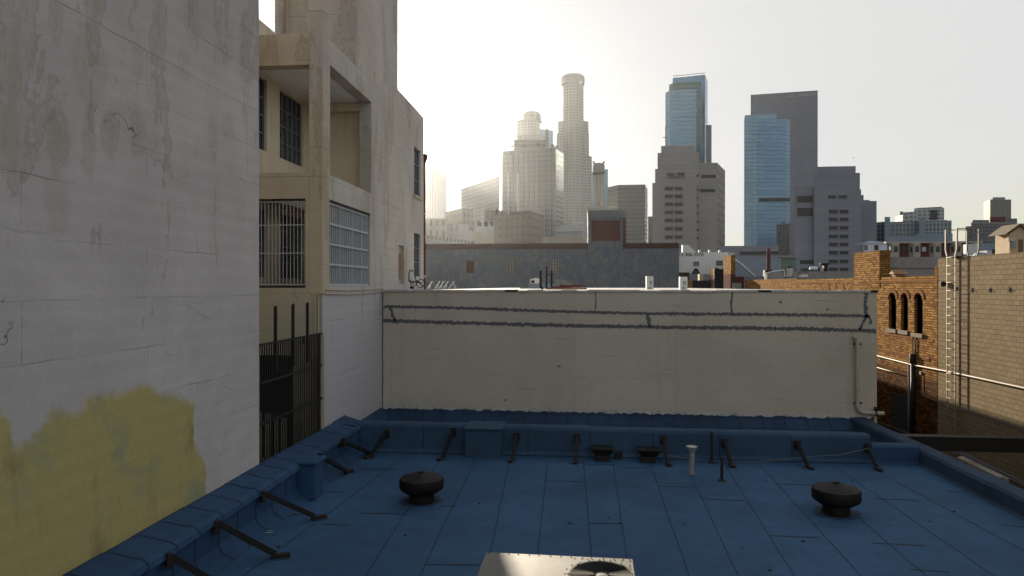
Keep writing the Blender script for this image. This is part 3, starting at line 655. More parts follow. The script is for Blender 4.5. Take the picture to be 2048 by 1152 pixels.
m = MB(); m.prism([(xo-.02, YF-.012), (XL+.012, YF-.012), (XL+.012, YF+.44), (xo-.02, YF+.44)], zc(-.2), zc(6.22))
m.prism([(xo-.02, YF-.012), (XL+.012, YF-.012), (XL+.012, YF+.44), (xo-.02, YF+.44)], zc(6.22), zc(6.27)); m.build('corner_pillar', 'stucco2', lb, bev=.02)
# tower block over the stairs
m = MB(); m.poly([(-7.85, 17.4, zc(5.2)), (XL, 17.4, zc(5.2)), (XL, 17.4, zc(15)), (-7.85, 17.4, zc(15))]); m.poly([(-7.85, 17.4, zc(5.2)), (-7.85, 21.6, zc(5.2)), (-7.85, 21.6, zc(15)), (-7.85, 17.4, zc(15))])
m.poly([(-7.85, 21.6, zc(5.2)), (XL, 21.6, zc(5.2)), (XL, 21.6, zc(15)), (-7.85, 21.6, zc(15))]); m.poly([(-7.85, 17.4, zc(15)), (XL, 17.4, zc(15)), (XL, 21.6, zc(15)), (-7.85, 21.6, zc(15))])
m.box(-7.88, -7.5, 17.36, 17.4, zc(5.2), zc(15)); m.build('tower_block', 'stucco2', lb)
# inside the loggia
m = MB(); i3 = lambda a, c, d: (XI-d, a, c)
wu1 = (pX(560, 200, XI).y, pX(607, 200, XI).y, zc(3.3), zc(5.05)); wu0 = (15.2, pX(534, 200, XI).y, zc(3.3), zc(5.05))
wl1 = (pX(562, 500, XI).y, pX(606, 500, XI).y, zc(.2), zc(1.85)); wl0 = (15.2, pX(534, 500, XI).y, zc(.2), zc(1.85))
m.holed([(YE-.5, 0), (19.1, 0), (19.1, zc(6.4)), (YE-.5, zc(6.4))], [sq(*wu1), sq(*wu0), sq(*wl1), sq(*wl0)], i3, .15); m.build('inner_wall', 'innerwall', lb)
m = MB(); m.poly([(XI, 19.05, 0), (XL-.02, 19.05, 0), (XL-.02, 19.05, zc(5.2)), (XI, 19.05, zc(5.2))]); m.box(XI, XL-.35, 18.8, 19.04, zc(4.95), zc(5.17)); m.build('back_wall', 'innerwall', lb)
m = MB(); m.box(XI, XL-.36, YF+.31, 19.04, zc(5.18), zc(5.5)); m.build('ceiling', 'whitewash', lb)
m = MB(); m.box(XI, XI+.5, YF+.31, 19.04, zc(2.0), zc(2.5)); m.build('upper_floor_strip', 'stucco2', lb); m = MB(); m.box(XI, XL-.36, YF+.31, 19.04, zc(-.4), zc(-.05)); m.build('lower_floor', 'stucco2', lb)  # upper floor cut back to a strip so light reaches the room below
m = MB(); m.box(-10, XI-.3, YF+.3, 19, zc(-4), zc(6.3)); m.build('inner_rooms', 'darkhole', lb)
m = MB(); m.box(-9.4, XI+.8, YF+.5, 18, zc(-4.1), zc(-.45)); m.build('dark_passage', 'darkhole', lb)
# steel sash windows
def sash(par, to3, y0, y1, z0, z1, nx, nz, dep=.11, heavy=None, bar=.022, gm='glass', fm='frame', lab=None):
    m = MB(); 
    def S(a, c): return Vector(to3(a, c, dep-.02))
    for i in range(nx+1):
        a = y0+(y1-y0)*i/nx; m.bar(S(a, z0), S(a, z1), .05 if i in (0, nx) else bar, .03)
    for i in range(nz+1):
        c = z0+(z1-z0)*i/nz; m.bar(S(y0, c), S(y1, c), .05 if i in (0, nz) or (heavy and i in heavy) else bar, .03)
    o = m.build('window', fm, par)
    if lab: o['label'] = lab
    m = MB(); m.poly([to3(y0, z0, dep), to3(y1, z0, dep), to3(y1, z1, dep), to3(y0, z1, dep)]); m.build('pane', gm, o); return o
sash(lb, i3, *wu1, 5, 4); sash(lb, i3, *wu0, 3, 4); sash(lb, i3, *wl1, 5, 4); sash(lb, i3, *wl0, 3, 4)
sash(lb, side3, *w1, 3, 3, heavy=(2,)); sash(lb, side3, *w2, 3, 3, heavy=(1, 2))
m = MB(); m.box(XL-.1, XL+.06, w1[0]-.08, w1[1]+.1, w1[2]-.09, w1[2]); m.build('window_sill', 'stucco2', lb)
m = MB(); m.poly([(XL-.1, nd[0], nd[2]), (XL-.1, nd[1], nd[2]), (XL-.1, nd[1], nd[3]), (XL-.1, nd[0], nd[3])]); m.build('blocked_niche', 'creamblock', lb)
m = MB(); m.rag([(XL-.09, (nd[0]+nd[1])/2+.1, nd[2]+.15), (XL-.09, (nd[0]+nd[1])/2+.15, nd[3]-.25)], .22, (0, 1, 0), (.004, 0, 0)); m.build('rust_stain', 'wood', lb)
# window grilles: side (close-set pale bars) and front
def grille(name, to3, y0, y1, z0, z1, n, rails, r, mat, d=.06, heavy=()):
    m = MB()
    for i in range(n+1):
        a = y0+(y1-y0)*i/n; m.bar(to3(a, z0, d), to3(a, z1, d), r*(2.2 if i in heavy else 1), r)
    for f in rails: c = z0+(z1-z0)*f; m.bar(to3(y0, c, d-.012), to3(y1, c, d-.012), r*1.5, r*1.5)
    return m.build(name, mat, lb)
grille('window_grille', side3, lo_o[0]+.05, lo_o[1]-.05, lo_o[2]+.03, lo_o[3]-.03, 20, (.0, .25, .5, .75, 1.0), .034, 'bars', .07, (5, 11, 16))['label'] = 'close-set pale bars over the side window'
grille('window_grille', f3, -7.5, xb-.03, zc(.03), zc(1.92), 16, (.0, .38, .72, 1.0), .013, 'bars', .05)['label'] = 'thin pale bars over the front window'
m = MB(); m.poly([(XL-.30, lo_o[0], lo_o[2]), (XL-.30, lo_o[1], lo_o[2]), (XL-.30, lo_o[1], lo_o[3]-.45), (XL-.30, lo_o[0], lo_o[3]-.45)]); m.build('window_screen', 'curtain', lb)
# dark lines at the heads and sills of the openings
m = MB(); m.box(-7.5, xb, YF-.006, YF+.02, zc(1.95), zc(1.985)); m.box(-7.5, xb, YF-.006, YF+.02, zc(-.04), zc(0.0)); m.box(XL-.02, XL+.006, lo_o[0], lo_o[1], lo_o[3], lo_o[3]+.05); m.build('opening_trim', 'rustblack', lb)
# conduits
def conduit(pts, r, mat, label, name='conduit'): return solo(MB().tube(pts, r, 8), name, mat, label, 'pipe')
for d, l in ((0, 'upper of two thin conduits along the white wall below the barred window'), (.10, 'lower of two thin conduits along the white wall below the barred window')):
    pts = [(XL+.03, 15.1, zc(-.08-d)), (XL+.03, 16.6, zc(-.11-d)), (XL+.03, 18.2, zc(-.10-d)), (XL+.03, YC-.02, zc(-.07-d))]; conduit(pts, .013, 'stucco2', l)
for x, l in ((631, 'pale conduit on the wall by the gate, left of the pair'), (637, 'pale conduit on the wall by the gate, right of the pair')):
    a = pY(x, 595, YF-.03); conduit([a+Vector((.12, 0, .12)), a+Vector((.03, 0, .07)), a, Vector((a.x, a.y, ZR+.3))], .02, 'stucco2', l)
p = pY(568, 0, 17.3); conduit([(p.x, 17.33, zc(5.6)), (p.x, 17.33, zc(14))], .04, 'stucco2', 'thin vertical pipe on the front of the tall stair tower')
# rusty downspout at the far corner
t = thing('downspout', 'rust red downspout with a funnel head at the stair building corner', 'downspout', (XL+.02, YB+.1, CZ))
a = pY(847, 312, YB+.15); z0 = zc(-.1)
MB().tube([(a.x, YB+.15, z0), (a.x, YB+.15, a.z-.25)], .075, 10).build('pipe', 'rust', t)
MB().lathe((a.x, YB+.15, a.z-.3), [(.08, 0), (.16, .22), (.17, .34), (.12, .34)], 12).build('funnel', 'rust', t)
m = MB()
for y in (430, 555): q = pY(847, y, YB+.15); m.lathe((q.x, q.y, q.z), [(.085, 0), (.095, .02), (.095, .06), (.085, .08)], 10)
m.build('bracket', 'coping', t)
# ---- gate between the buildings
gt = thing('security_gate', 'black steel bar fence between the stucco building and white wall', 'fence', (XL, 13.4, HP))
zt0, zb0 = zc(-1.07), HP+.03
m = MB(); yy = YE+.02
while yy < YF-.05: m.bar((XL+.0, yy, zb0), (XL+.0, yy, zt0), .022); yy += .098
m.build('bar_panel', 'black', gt)
m = MB()
for f in (0.0, .34, .68, 1.0): c = zb0+(zt0-zb0)*f; m.bar((XL+.01, YE, c), (XL+.01, YF-.03, c), .045, .04)
m.build('rail', 'black', gt)
for x, y in ((549, 612), (584, 609), (613, 606)):
    p = pX(x, y, XL); m = MB(); m.bar((XL+.02, p.y, zt0-.55), (XL+.02, p.y, p.z), .05, .05)
    z = zt0+.1
    while z < p.z: m.bar((XL+.02, p.y-.01, z), (XL+.02, p.y+.055, z+.02), .02, .02); z += .085
    m.build('barbed_post', 'black', gt)
m = MB(); p = pX(601, 683, XL); m.tube([(XL+.03, p.y+.08*math.cos(a), p.z+.08*math.sin(a)) for a in [2*math.pi*i/16 for i in range(17)]], .014, 6); m.build('wire_coil', 'black', gt)
m = MB(); p = R(636, 860); m.box(XL-.03, XL+.06, YF-.09, YF-.02, HP, zt0+.02); m.build('gate_post', 'lightpipe', gt)
# clutter behind the gate: a shut doorway and stacked pale boards
m = MB()
for i in range(4): m.box(-6.9+.16*i, -6.80+.16*i, 14.3+.05*i, 14.36+.05*i, HP-.5, HP+.55-.05*i)
solo(m, 'stacked_boards', 'concrete', 'pale boards leaning behind the black gate', 'boards')
# ================================================================== CREAM BUILDING
cb = thing('cream_building', 'long cream painted brick wall with grey repaired cracks across it', 'building', (1.4, 40, 0))
XC1 = pY(1754, 600, YC).x; zt = CZ-.12
m = MB(); m.poly([(XL, YC, 0), (XC1, YC, 0), (XC1, YC, zt-.05), (XL, YC, zt-.05)]); m.poly([(XC1, YC, 0), (XC1, 56, 0), (XC1, 56, zt-.03), (XC1, YC, zt-.03)])
Cw = lambda x, y: pY(x, y, YC)
def tar(pts, w=.07): m.rag([Cw(*q) for q in pts], w, (0, 0, 1) if abs(pts[0][0]-pts[-1][0]) > abs(pts[0][1]-pts[-1][1]) else (1, 0, 0), (0, -.006, 0), 1, .85, .03)
tar([(768, 613), (830, 614), (960, 617), (1090, 622), (1250, 626), (1400, 628), (1560, 629), (1740, 632)], .046)
tar([(766, 641), (900, 645), (1040, 649), (1180, 652), (1300, 654), (1480, 656), (1620, 658), (1752, 662)], .056)
tar([(780, 612), (784, 626), (790, 642)], .055); tar([(1295, 626), (1297, 640), (1300, 654)], .055)
tar([(1732, 585), (1731, 610), (1733, 630)], .05); tar([(1734, 630), (1726, 645), (1719, 660)], .045); tar([(1735, 632), (1742, 640), (1740, 648)], .035)
tar([(1190, 580), (1192, 600), (1191, 620)], .022); tar([(1465, 584), (1462, 606), (1464, 626)], .03)
m.rag([(XL+.012, YC-.004, CZ-3.6), (XL+.02, YC-.004, zt-.1)], .03, (1, 0, 0), (0, -.004, 0), 1, .6)
for x, y in ((1118, 733), (1010, 801), (1560, 605), (1655, 620), (1188, 584)): p = Cw(x, y); m.rag([p+Vector((-.04, 0, 0)), p+Vector((.05, 0, .02))], .025, (0, 0, 1), (0, -.006, 0), 1, .8, .03)
m.build('wall', ['cream', 'tar'], cb)
m = MB(); m.poly([(XL, YC, zt-.03), (XC1, YC, zt-.03), (XC1, 56, zt-.03), (XL, 56, zt-.03)]); m.build('roof', 'creamroof', cb)
# flaking coping edge
m = MB(); x = XL+.02
while x < XC1-.05:
    x2 = min(XC1+.02, x+random.uniform(.25, .8)); h = random.uniform(-.012, .012)
    m.box(x, x2, YC-.02-random.uniform(0, .025), YC+.35, zt-.055+h*.6, zt+.005+h, 0 if random.random() > .12 or x2-x > .45 else 1); x = x2
m.build('coping', ['coping', 'rustblack'], cb)
# drain pipe on the cream wall
t = thing('drain_pipe', 'pale drain pipe with an elbow at the right end of the cream wall', 'drain pipe', pY(1713, 826, YC-.08))
pts = [pY(x, y, YC-.09) for x, y in ((1708, 676), (1711, 673), (1714, 676), (1715, 690), (1715, 760), (1715, 812), (1718, 821), (1728, 826), (1768, 827))]
MB().tube(pts, .055, 12).build('pipe', 'lightpipe', t)
m = MB()
for x, y in ((1715, 688), (1716, 806)): p = pY(x, y, YC-.03); m.box(p.x-.11, p.x+.11, YC-.05, YC-.012, p.z-.02, p.z+.02)
p = pY(1752, 826, YC-.09); m.box(p.x-.02, p.x+.02, p.y-.06, p.y+.06, p.z-.09, p.z+.16); m.build('clamp', 'rustblack', t)
# things on the cream building's roof
ZC = zt
def c_at(x, Y): r = ray(x, 575); s = Y/r.y; return Vector((r.x*s, Y, ZC))
# black wire frame (old wheeled chair frame)
c = c_at(835, 20.6); t = thing('wheeled_chair_frame', 'black wheeled chair frame at the cream roof edge by the stair building', 'chair frame', c)
def cp(x, y): p = pY(x, y, 20.6); p.z = max(p.z, ZC+.01); return p
m = MB(); m.tube([cp(818, 564), cp(818, 545), cp(820, 541), cp(824, 541), cp(826, 544)], .018, 6); m.tube([cp(820, 563), cp(838, 562)], .014, 6); m.tube([cp(820, 560), cp(822, 572), cp(828, 575)], .014, 6); m.tube([cp(829, 550), cp(832, 560), cp(846, 572), cp(840, 576)], .016, 6); m.tube([cp(821, 566), cp(845, 565)], .012, 6); m.build('frame', 'black', t)
m = MB(); m.tube([cp(841, 569)+Vector((.12*math.cos(a), .05*math.sin(a), .13*math.sin(a)+.03)) for a in [2*math.pi*i/20 for i in range(21)]], .012, 6); m.build('wheel', 'black', t)
m = MB(); m.tube([cp(829, 567)+Vector((.06*math.cos(a), 0, .07*math.sin(a))) for a in [2*math.pi*i/16 for i in range(17)]], .01, 6); m.tube([cp(820, 575), cp(828, 576)], .03, 8); m.build('caster', 'black', t)
# five pale folding chairs
for i, (x, l) in enumerate(((861, 'pale folded chair standing alone, leftmost on the cream roof'), (876, 'pale folding chair, first in the row of four on the cream roof'), (884, 'pale folding chair, second in the row of four on the cream roof'), (893, 'pale folding chair, third in the row of four on the cream roof'), (904, 'pale folding chair at the right end of the row of four'))):
    c = c_at(x, 27.0); t = thing('folding_chair', l, 'chair', c, 'pale folding chairs on the cream roof')
    m = MB(); m.bar(c+Vector((-.13, 0, .02)), c+Vector((.07, 0, .30)), .14, .02); m.build('backrest', 'bars', t)
    m = MB(); m.bar(c+Vector((.07, .1, .32)), c+Vector((-.16, .1, 0)), .025); m.build('leg', 'bars', t); m = MB(); m.bar(c+Vector((.05, -.1, .3)), c+Vector((.18 if i == 4 else -.02, -.1, 0)), .025); m.build('leg', 'bars', t)
# window air conditioner on a block, plenum, posts and planks
c = c_at(1069, 30); t = thing('plenum_box', 'grey plenum box on the cream roof with a white cooler on it', 'box', c_at(1080, 30.5))
m = MB(); a, d = c_at(1056, 30), c_at(1115, 30); m.box(a.x, d.x, 30, 31.2, ZC, ZC+.23); m.build('body', 'bluegrey', t)
m = MB(); m.box(a.x-.35, a.x-.02, 30, 31, ZC, ZC+.04); m.build('skid', 'rustblack', t)
a, d = c_at(1060, 30.2), c_at(1078, 30.2); t = thing('window_cooler', 'small white box cooler on top of the grey plenum', 'cooler', (a.x, 30.2, ZC+.23))
m = MB(); m.box(a.x, d.x, 30.2, 30.7, ZC+.232, ZC+.43); m.lathe(((a.x+d.x)/2+.05, 30.45, ZC+.42), [(.16, 0), (.15, .03), (.05, .05)], 14); m.build('casing', 'white', t)
m = MB(); m.box(a.x+.05, a.x+.2, 30.18, 30.2, ZC+.26, ZC+.37); m.build('grille', 'darkhole', t)
for x, yt, Y, l, be in ((1081, 538, 25, 'left black pipe post on the cream roof with a bent foot', 1), (1093, 530, 27, 'tall black post of the pair tied by a crossbar', 0), (1103, 537, 25, 'black post in front of the crossbar, right of the pair', 0)):
    p = c_at(x, Y); h = (575-yt)/F*Y/ray(x, 575).y; m = MB()
    m.tube(([p+Vector((.09, 0, 0)), p+Vector((.02, 0, .08))] if be else [p])+[p+Vector((0, 0, .12)), p+Vector((0, 0, h))], .045 if be else .035, 8)
    if x == 1093: m.bar(p+Vector((0, 0, h*.63)), p+Vector((.26, -.3, h*.62)), .035)
    solo(m, 'pipe_post', 'rustblack', l, 'post')
p = c_at(1095, 24)
for i, (x0, x1, dz, dy, w, mt, l) in enumerate(((1096, 1166, .0, 0, .10, 'wood', 'long tan plank lying lowest at the cream roof edge'), (1104, 1163, .055, .15, .09, 'redwood', 'red brown plank stacked on the tan plank'), (1122, 1170, .10, .3, .12, 'redwood', 'dark red plank topmost in the stack'), (1100, 1172, .0, .35, .12, 'redwood', 'dark plank lying behind the tan plank'))):
    a, c = c_at(x0, 22+dy), c_at(x1, 22.6+dy); m = MB(); m.bar(a+Vector((0, 0, dz+.03)), c+Vector((0, 0, dz+.03)), w, .05); solo(m, 'plank', mt, l, 'plank', 'planks stacked on the cream roof')
a, c = c_at(1112, 25), c_at(1137, 25); m = MB(); h = .36
m.prism([(a.x, 25), (c.x+.1, 25), (c.x+.1, 25.4), (a.x, 25.4)], ZC, ZC+.1); m.poly([(a.x-.06, 25, ZC+h), (a.x+.0, 25.0, ZC+.1), (c.x+.25, 25.0, ZC+.1), (c.x-.15, 25, ZC+h)]); m.poly([(a.x-.06, 25.02, ZC+h), (c.x-.15, 25.02, ZC+h), (c.x-.12, 25.4, ZC+h-.02), (a.x-.06, 25.4, ZC+h-.02)]); m.poly([(c.x-.15, 25, ZC+h), (c.x+.25, 25.0, ZC+.1), (c.x+.25, 25.4, ZC+.1), (c.x-.12, 25.4, ZC+h-.02)])
solo(m, 'duct_hood', 'concrete', 'grey sheet metal duct hood behind the stacked planks', 'duct')
for x0, x1, yt, l, tx in ((1293, 1307, 551, 'white louvred box vent, left of the two on the cream roof', 0), (1360, 1375, 552, 'white louvred box vent, right of the two on the cream roof', 1)):
    a, c = c_at(x0, 24), c_at(x1, 24); h = (577-yt)/F*24; t = thing('box_vent', l, 'vent', a, 'white box vents on the cream roof')
    m = MB(); m.box(a.x, c.x, 24, 24.26, ZC, ZC+h); m.build('casing', 'white', t, bev=.008)
    w = c.x-a.x; m = MB()
    for k in range(5): m.box(a.x+w*.42, a.x+w*.78, 23.985, 24, ZC+h*(.38+.06*k), ZC+h*(.41+.06*k))
    m.build('louvre', 'frame', t)
    m = MB(); m.box(a.x+w*.4, a.x+w*.55, 23.985, 24, ZC+.02, ZC+h*.2); m.build('damper', 'black', t)
for x, Y, l in ((1122-3, 26, None),): pass
m = MB(); p = c_at(1119, 21.2); 
p = c_at(913+206, 23); a = c_at(1119, 22)
m = MB(); p = c_at(1025+97, 21.5)
# ================================================================== GREY MURAL BUILDING
YG = 110.0
gb = thing('grey_brick_building', 'long flat building with patchy blue grey paint and red brick top', 'building', (-6, YG+6, 0))
G = lambda x, y: pY(x, y, YG)
xa, xb_ = G(835, 500).x-3, G(1358, 500).x; ztp = G(1100, 487).z; zbr = G(1100, 498).z
wins = [(932, 948, 521, 546), (1015, 1031, 521, 547), (1101, 1117, 520, 546)]
m = MB(); g3 = lambda a, c, d: (a, YG+d, c)
hs = [sq(G(x0, y0).x, G(x1, y0).x, G(x0, y1).z, G(x0, y0).z) for x0, x1, y0, y1 in wins]
m.holed([(xa, 0), (xb_, 0), (xb_, zbr), (xa, zbr)], hs, g3, .25)
m.poly([(xb_, YG, 0), (xb_, YG+14, 0), (xb_, YG+14, ztp), (xb_, YG, ztp)]); m.poly([(xa, YG, ztp-.4), (xb_, YG, ztp-.4), (xb_, YG+14, ztp-.4), (xa, YG+14, ztp-.4)])
m.build('wall', 'mural', gb)
m = MB(); m.box(xa, G(1176, 490).x, YG-.05, YG+.35, zbr, ztp+.03); m.box(G(1250, 490).x, xb_, YG-.05, YG+.35, zbr, ztp-.02); m.build('brick_band', 'redbrick', gb)
for (x0, x1, y0, y1), gm in zip(wins, ('darkred', 'sill', 'sill')):
    o = sash(gb, g3, G(x0, y0).x, G(x1, y0).x, G(x0, y1).z, G(x0, y0).z, 3, 4, .2, gm=gm, bar=.07, fm='bars' if gm == 'sill' else 'rustblack')
bh = MB(); bx0, bx1 = G(1176, 430).x, G(1252, 430).x; zt_ = G(1200, 421).z; zl = G(1200, 435).z
ix0, ix1 = G(1183, 440).x, G(1240, 440).x
bh.holed([(bx0, zbr-.4), (bx1, zbr-.4), (bx1, zl), (bx0, zl)], [sq(ix0, ix1, G(1200, 482).z, G(1200, 441).z)], lambda a, c, d: (a, YG-.10+d, c), .12)
bh.poly([(bx0, YG-.1, zbr-.4), (bx0, YG+6, zbr-.4), (bx0, YG+6, zl), (bx0, YG-.1, zl)]); bh.poly([(bx1, YG-.1, zbr-.4), (bx1, YG+6, zbr-.4), (bx1, YG+6, zl), (bx1, YG-.1, zl)]); bh.build('roof_house', 'mural', gb)
m = MB(); m.poly([(ix0, YG+.02, G(1200, 482).z), (ix1, YG+.02, G(1200, 482).z), (ix1, YG+.02, G(1200, 441).z), (ix0, YG+.02, G(1200, 441).z)]); m.box(G(1246, 440).x, bx1-.02, YG-.14, YG-.1, zbr, zl-.2); m.build('brick_panel', 'panelbrick', gb)
m = MB(); m.box(bx0-.05, bx1+.05, YG-.16, YG+6, zl, zt_); m.build('roof_house_cap', 'dkconcrete', gb)
m = MB()
for i in range(5): z = zl-1.6-.35*i; m.bar((bx0-.3, YG+.4, z), (bx0, YG+.4, z), .05)
m.bar((bx0-.3, YG+.4, zl-3.4), (bx0-.3, YG+.4, zl-1.0), .05); m.build('rung', 'rustblack', gb)
for x, l in ((1308, 'stubby dark pipe on the brick band left of the pair'), ): 
    p = G(1289, 487); m = MB(); m.tube([(p.x, YG+.15, ztp-.1), (p.x, YG+.15, ztp+.22)], .09, 8); solo(m, 'vent_stub', 'black', 'stubby dark vent pipe on the brick band near the roof house', 'pipe')
    p = G(1351, 485); m = MB(); m.tube([(p.x, YG+.15, ztp-.1), (p.x, YG+.15, ztp+.3)], .09, 8); solo(m, 'vent_stub', 'black', 'stubby dark vent pipe on the brick band at its right end', 'pipe')
# ================================================================== RIGHT SIDE: brick wall and block wall
Rw = lambda x, y: pX(x, y, XR)
YJ = Rw(1876, 600).y; YK = 57.5
bk = thing('yellow_brick_building', 'sunlit yellow brick building with three bricked up arched windows', 'building', (XR+3, 42, 0))
r3 = lambda a, c, d: (XR+d, a, c)
arches = []
for x0, x1, yt, yb in ((1777.5, 1792.5, 585, 658), (1802, 1816, 586, 661), (1828.5, 1845.5, 586, 667)):
    ya, yb_ = Rw(x0, 600).y, Rw(x1, 600).y; mid = (ya+yb_)/2; rad = abs(ya-yb_)/2
    zb = Rw((x0+x1)/2, yb).z; ztop = Rw((x0+x1)/2, yt).z; sp = ztop-rad*.75
    arches.append((min(ya, yb_), max(ya, yb_), zb, sp, rad, mid))
def archpts(a, g=0.0, n=10): 
    y0, y1, zb, sp, rad, mid = a
    return [(y0-g, zb), (y1+g, zb)]+[(mid+(rad+g)*math.cos(math.pi*i/n), sp+(rad*.75+g)*math.sin(math.pi*i/n)) for i in range(n+1)]
zw = zc(.42)
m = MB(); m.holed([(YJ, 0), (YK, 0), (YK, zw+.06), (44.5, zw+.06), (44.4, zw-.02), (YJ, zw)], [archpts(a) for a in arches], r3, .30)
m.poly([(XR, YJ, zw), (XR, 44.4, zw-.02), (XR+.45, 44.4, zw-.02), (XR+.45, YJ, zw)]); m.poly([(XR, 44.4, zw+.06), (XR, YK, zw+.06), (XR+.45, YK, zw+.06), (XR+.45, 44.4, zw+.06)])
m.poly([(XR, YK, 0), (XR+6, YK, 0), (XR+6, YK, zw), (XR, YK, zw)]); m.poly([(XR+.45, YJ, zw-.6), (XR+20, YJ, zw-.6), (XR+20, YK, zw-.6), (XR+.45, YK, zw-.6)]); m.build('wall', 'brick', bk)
labs = ['infilled arched window, far left of three', 'infilled arched window in the middle', 'infilled arched window next to the block wall']
for a in arches:
    w = MB(); pts = archpts(a); w.holed(pts, [], lambda p, q, d: (XR+.12, p, q)); w.poly([(XR+.12, *q) for q in pts]); o = w.build('window', 'infill', bk)
    w = MB(); n = 10; inn, out = archpts(a, 0.0)[2:], archpts(a, .17)[2:]
    for i in range(n):
        w.poly([(XR-.03, *inn[i]), (XR-.03, *inn[i+1]), (XR-.03, *out[i+1]), (XR-.03, *out[i])]); w.poly([(XR-.03, *out[i]), (XR-.03, *out[i+1]), (XR, *out[i+1]), (XR, *out[i])]); w.poly([(XR-.03, *inn[i]), (XR-.03, *inn[i+1]), (XR+.2, *inn[i+1]), (XR+.2, *inn[i])])
    w.build('arch', 'archbrick', o)
    w = MB(); w.box(XR-.09, XR+.2, a[0]-.12, a[1]+.12, a[2]-.16, a[2]); w.build('sill', 'sill', o)
# three small blind arches further along, band courses
for i, x in enumerate((1655, 1669, 1684)):
    p = Rw(x, 576); w = MB(); w.lathe((0, 0, 0), [(.01, 0), (.011, .001)], 4); w = MB()
    n = 8; pts = [(p.y+.30*math.cos(math.pi*k/n), zw-.62+.42*math.sin(math.pi*k/n)) for k in range(n+1)]
    w.poly([(XR-.02, *q) for q in pts]+[(XR-.02, p.y-.30, zw-1.3), (XR-.02, p.y+.30, zw-1.3)]); w.build('blind_arch', 'archbrick', bk)
for z, y0, y1 in ((zc(-2.15), YJ+.3, 34), (zc(.2), YJ, 44.4), (zc(-2.9), YJ+.6, 34)):
    w = MB(); w.box(XR-.025, XR, y0, y1, z-.05, z+.05); w.build('string_course', 'archbrick', bk)
# brick pier above the wall, patched corner, light edge quoins
y0, y1 = Rw(1760, 520).y, Rw(1709, 520).y
m = MB(); m.box(XR-.03, XR+.45, y0, y1, zw-.5, pX(1730, 504, XR).z); m.build('parapet_pier', 'brick', bk)
m = MB(); m.box(XR-.02, XR+.1, YJ, YJ+.22, 0, zc(.75)); m.build('corner_quoin', 'brick', bk)
# hood vent on top
p = Rw(1792, 556); m = MB(); z = zw
m.box(p.x-.05, p.x+.25, p.y-.25, p.y+.25, z, z+.1); m.poly([(p.x-.22, p.y-.33, z+.1), (p.x+.35, p.y-.33, z+.1), (p.x+.35, p.y, z+.28), (p.x-.22, p.y, z+.28)]); m.poly([(p.x-.22, p.y+.33, z+.1), (p.x+.35, p.y+.33, z+.1), (p.x+.35, p.y, z+.28), (p.x-.22, p.y, z+.28)]); m.poly([(p.x-.2, p.y-.3, z+.1), (p.x-.2, p.y+.3, z+.1), (p.x-.2, p.y, z+.27)])
solo(m, 'ridge_vent', 'wood', 'small brown gabled hood on top of the yellow brick wall', 'vent')
# grey concrete penthouse behind
m = MB(); a, c = pY(1774, 530, 33), pY(1900, 530, 33); m.box(XR+.5, c.x, 33, 36.2, zw-1, pY(1820, 514, 33).z); m.box(XR+.45, c.x, 32.93, 33, pY(1820, 514, 33).z-.5, pY(1820, 514, 33).z-.46)
solo(m, 'rooftop_penthouse', 'concrete', 'streaked grey concrete penthouse behind the yellow brick parapet', 'building')
# block wall
m = MB(); zk = zc(1.06)
m.poly([(XR-.01, 3, 0), (XR-.01, YJ-.01, 0), (XR-.01, YJ-.01, zk), (XR-.01, 3, zk)]); m.poly([(XR-.01, 3, zk), (XR-.01, YJ-.01, zk), (XR+.2, YJ-.01, zk), (XR+.2, 3, zk)]); m.poly([(XR-.01, YJ-.01, 0), (XR+.2, YJ-.01, 0), (XR+.2, YJ-.01, zk), (XR-.01, YJ-.01, zk)])
m.poly([(XR+.2, 3, 0), (XR+.2, YJ-.01, 0), (XR+.2, YJ-.01, zk), (XR+.2, 3, zk)])
solo(m, 'block_wall', 'cmu', 'tall tan concrete block wall at right with a ladder shadow', 'wall')
# ladder
lx = XR-.16; ld = thing('roof_ladder', 'pale steel ladder with walk-through rails fixed to the block wall', 'ladder', (lx, 26.3, zc(-5)))
yl, yr = pX(1894.5, 600, lx).y, pX(1910.5, 600, lx).y; zbot = zc(-5.8)
m = MB()
for y, x2 in ((yl, 1893), (yr, 1909)):
    o = .10 if y == yl else -.10
    m.bar((lx, y, zbot), (lx, y, zk+.04), .03, .045); m.bar((lx, y, zk+.04), (lx, y+o, zk+.26), .05, .05); m.bar((lx, y+o, zk+.24), (lx, y+o, zk+1.02), .05, .05)
    m.bar((lx+.75, y+o, zk+.24), (lx+.75, y+o, zk+1.02), .05, .03); m.bar((lx+.75, y, zk+.0), (lx+.75, y+o, zk+.26), .05, .03); m.bar((lx, y+o, zk+1.02), (lx+.75, y+o, zk+1.02), .04, .03)
m.build('rail', 'sunpipe', ld)
z = zk-.01
while z > zbot: 
    r_ = MB(); r_.tube([(lx-.02, yl, z), (lx-.02, yr, z)], .013, 6); r_.build('rung', 'sunpipe', ld); z -= .305
m = MB()
for z in (zk-.45, zk-2.3, zk-4.1): 
    for y in (yl, yr): m.bar((lx, y, z), (XR, y, z), .04, .012)
m.build('wall_bracket', 'sunpipe', ld)
m = MB(); m.box(lx, XR+.7, yr-.02, yl+.02, zk+.0, zk+.03); m.build('step_plate', 'rustblack', ld)
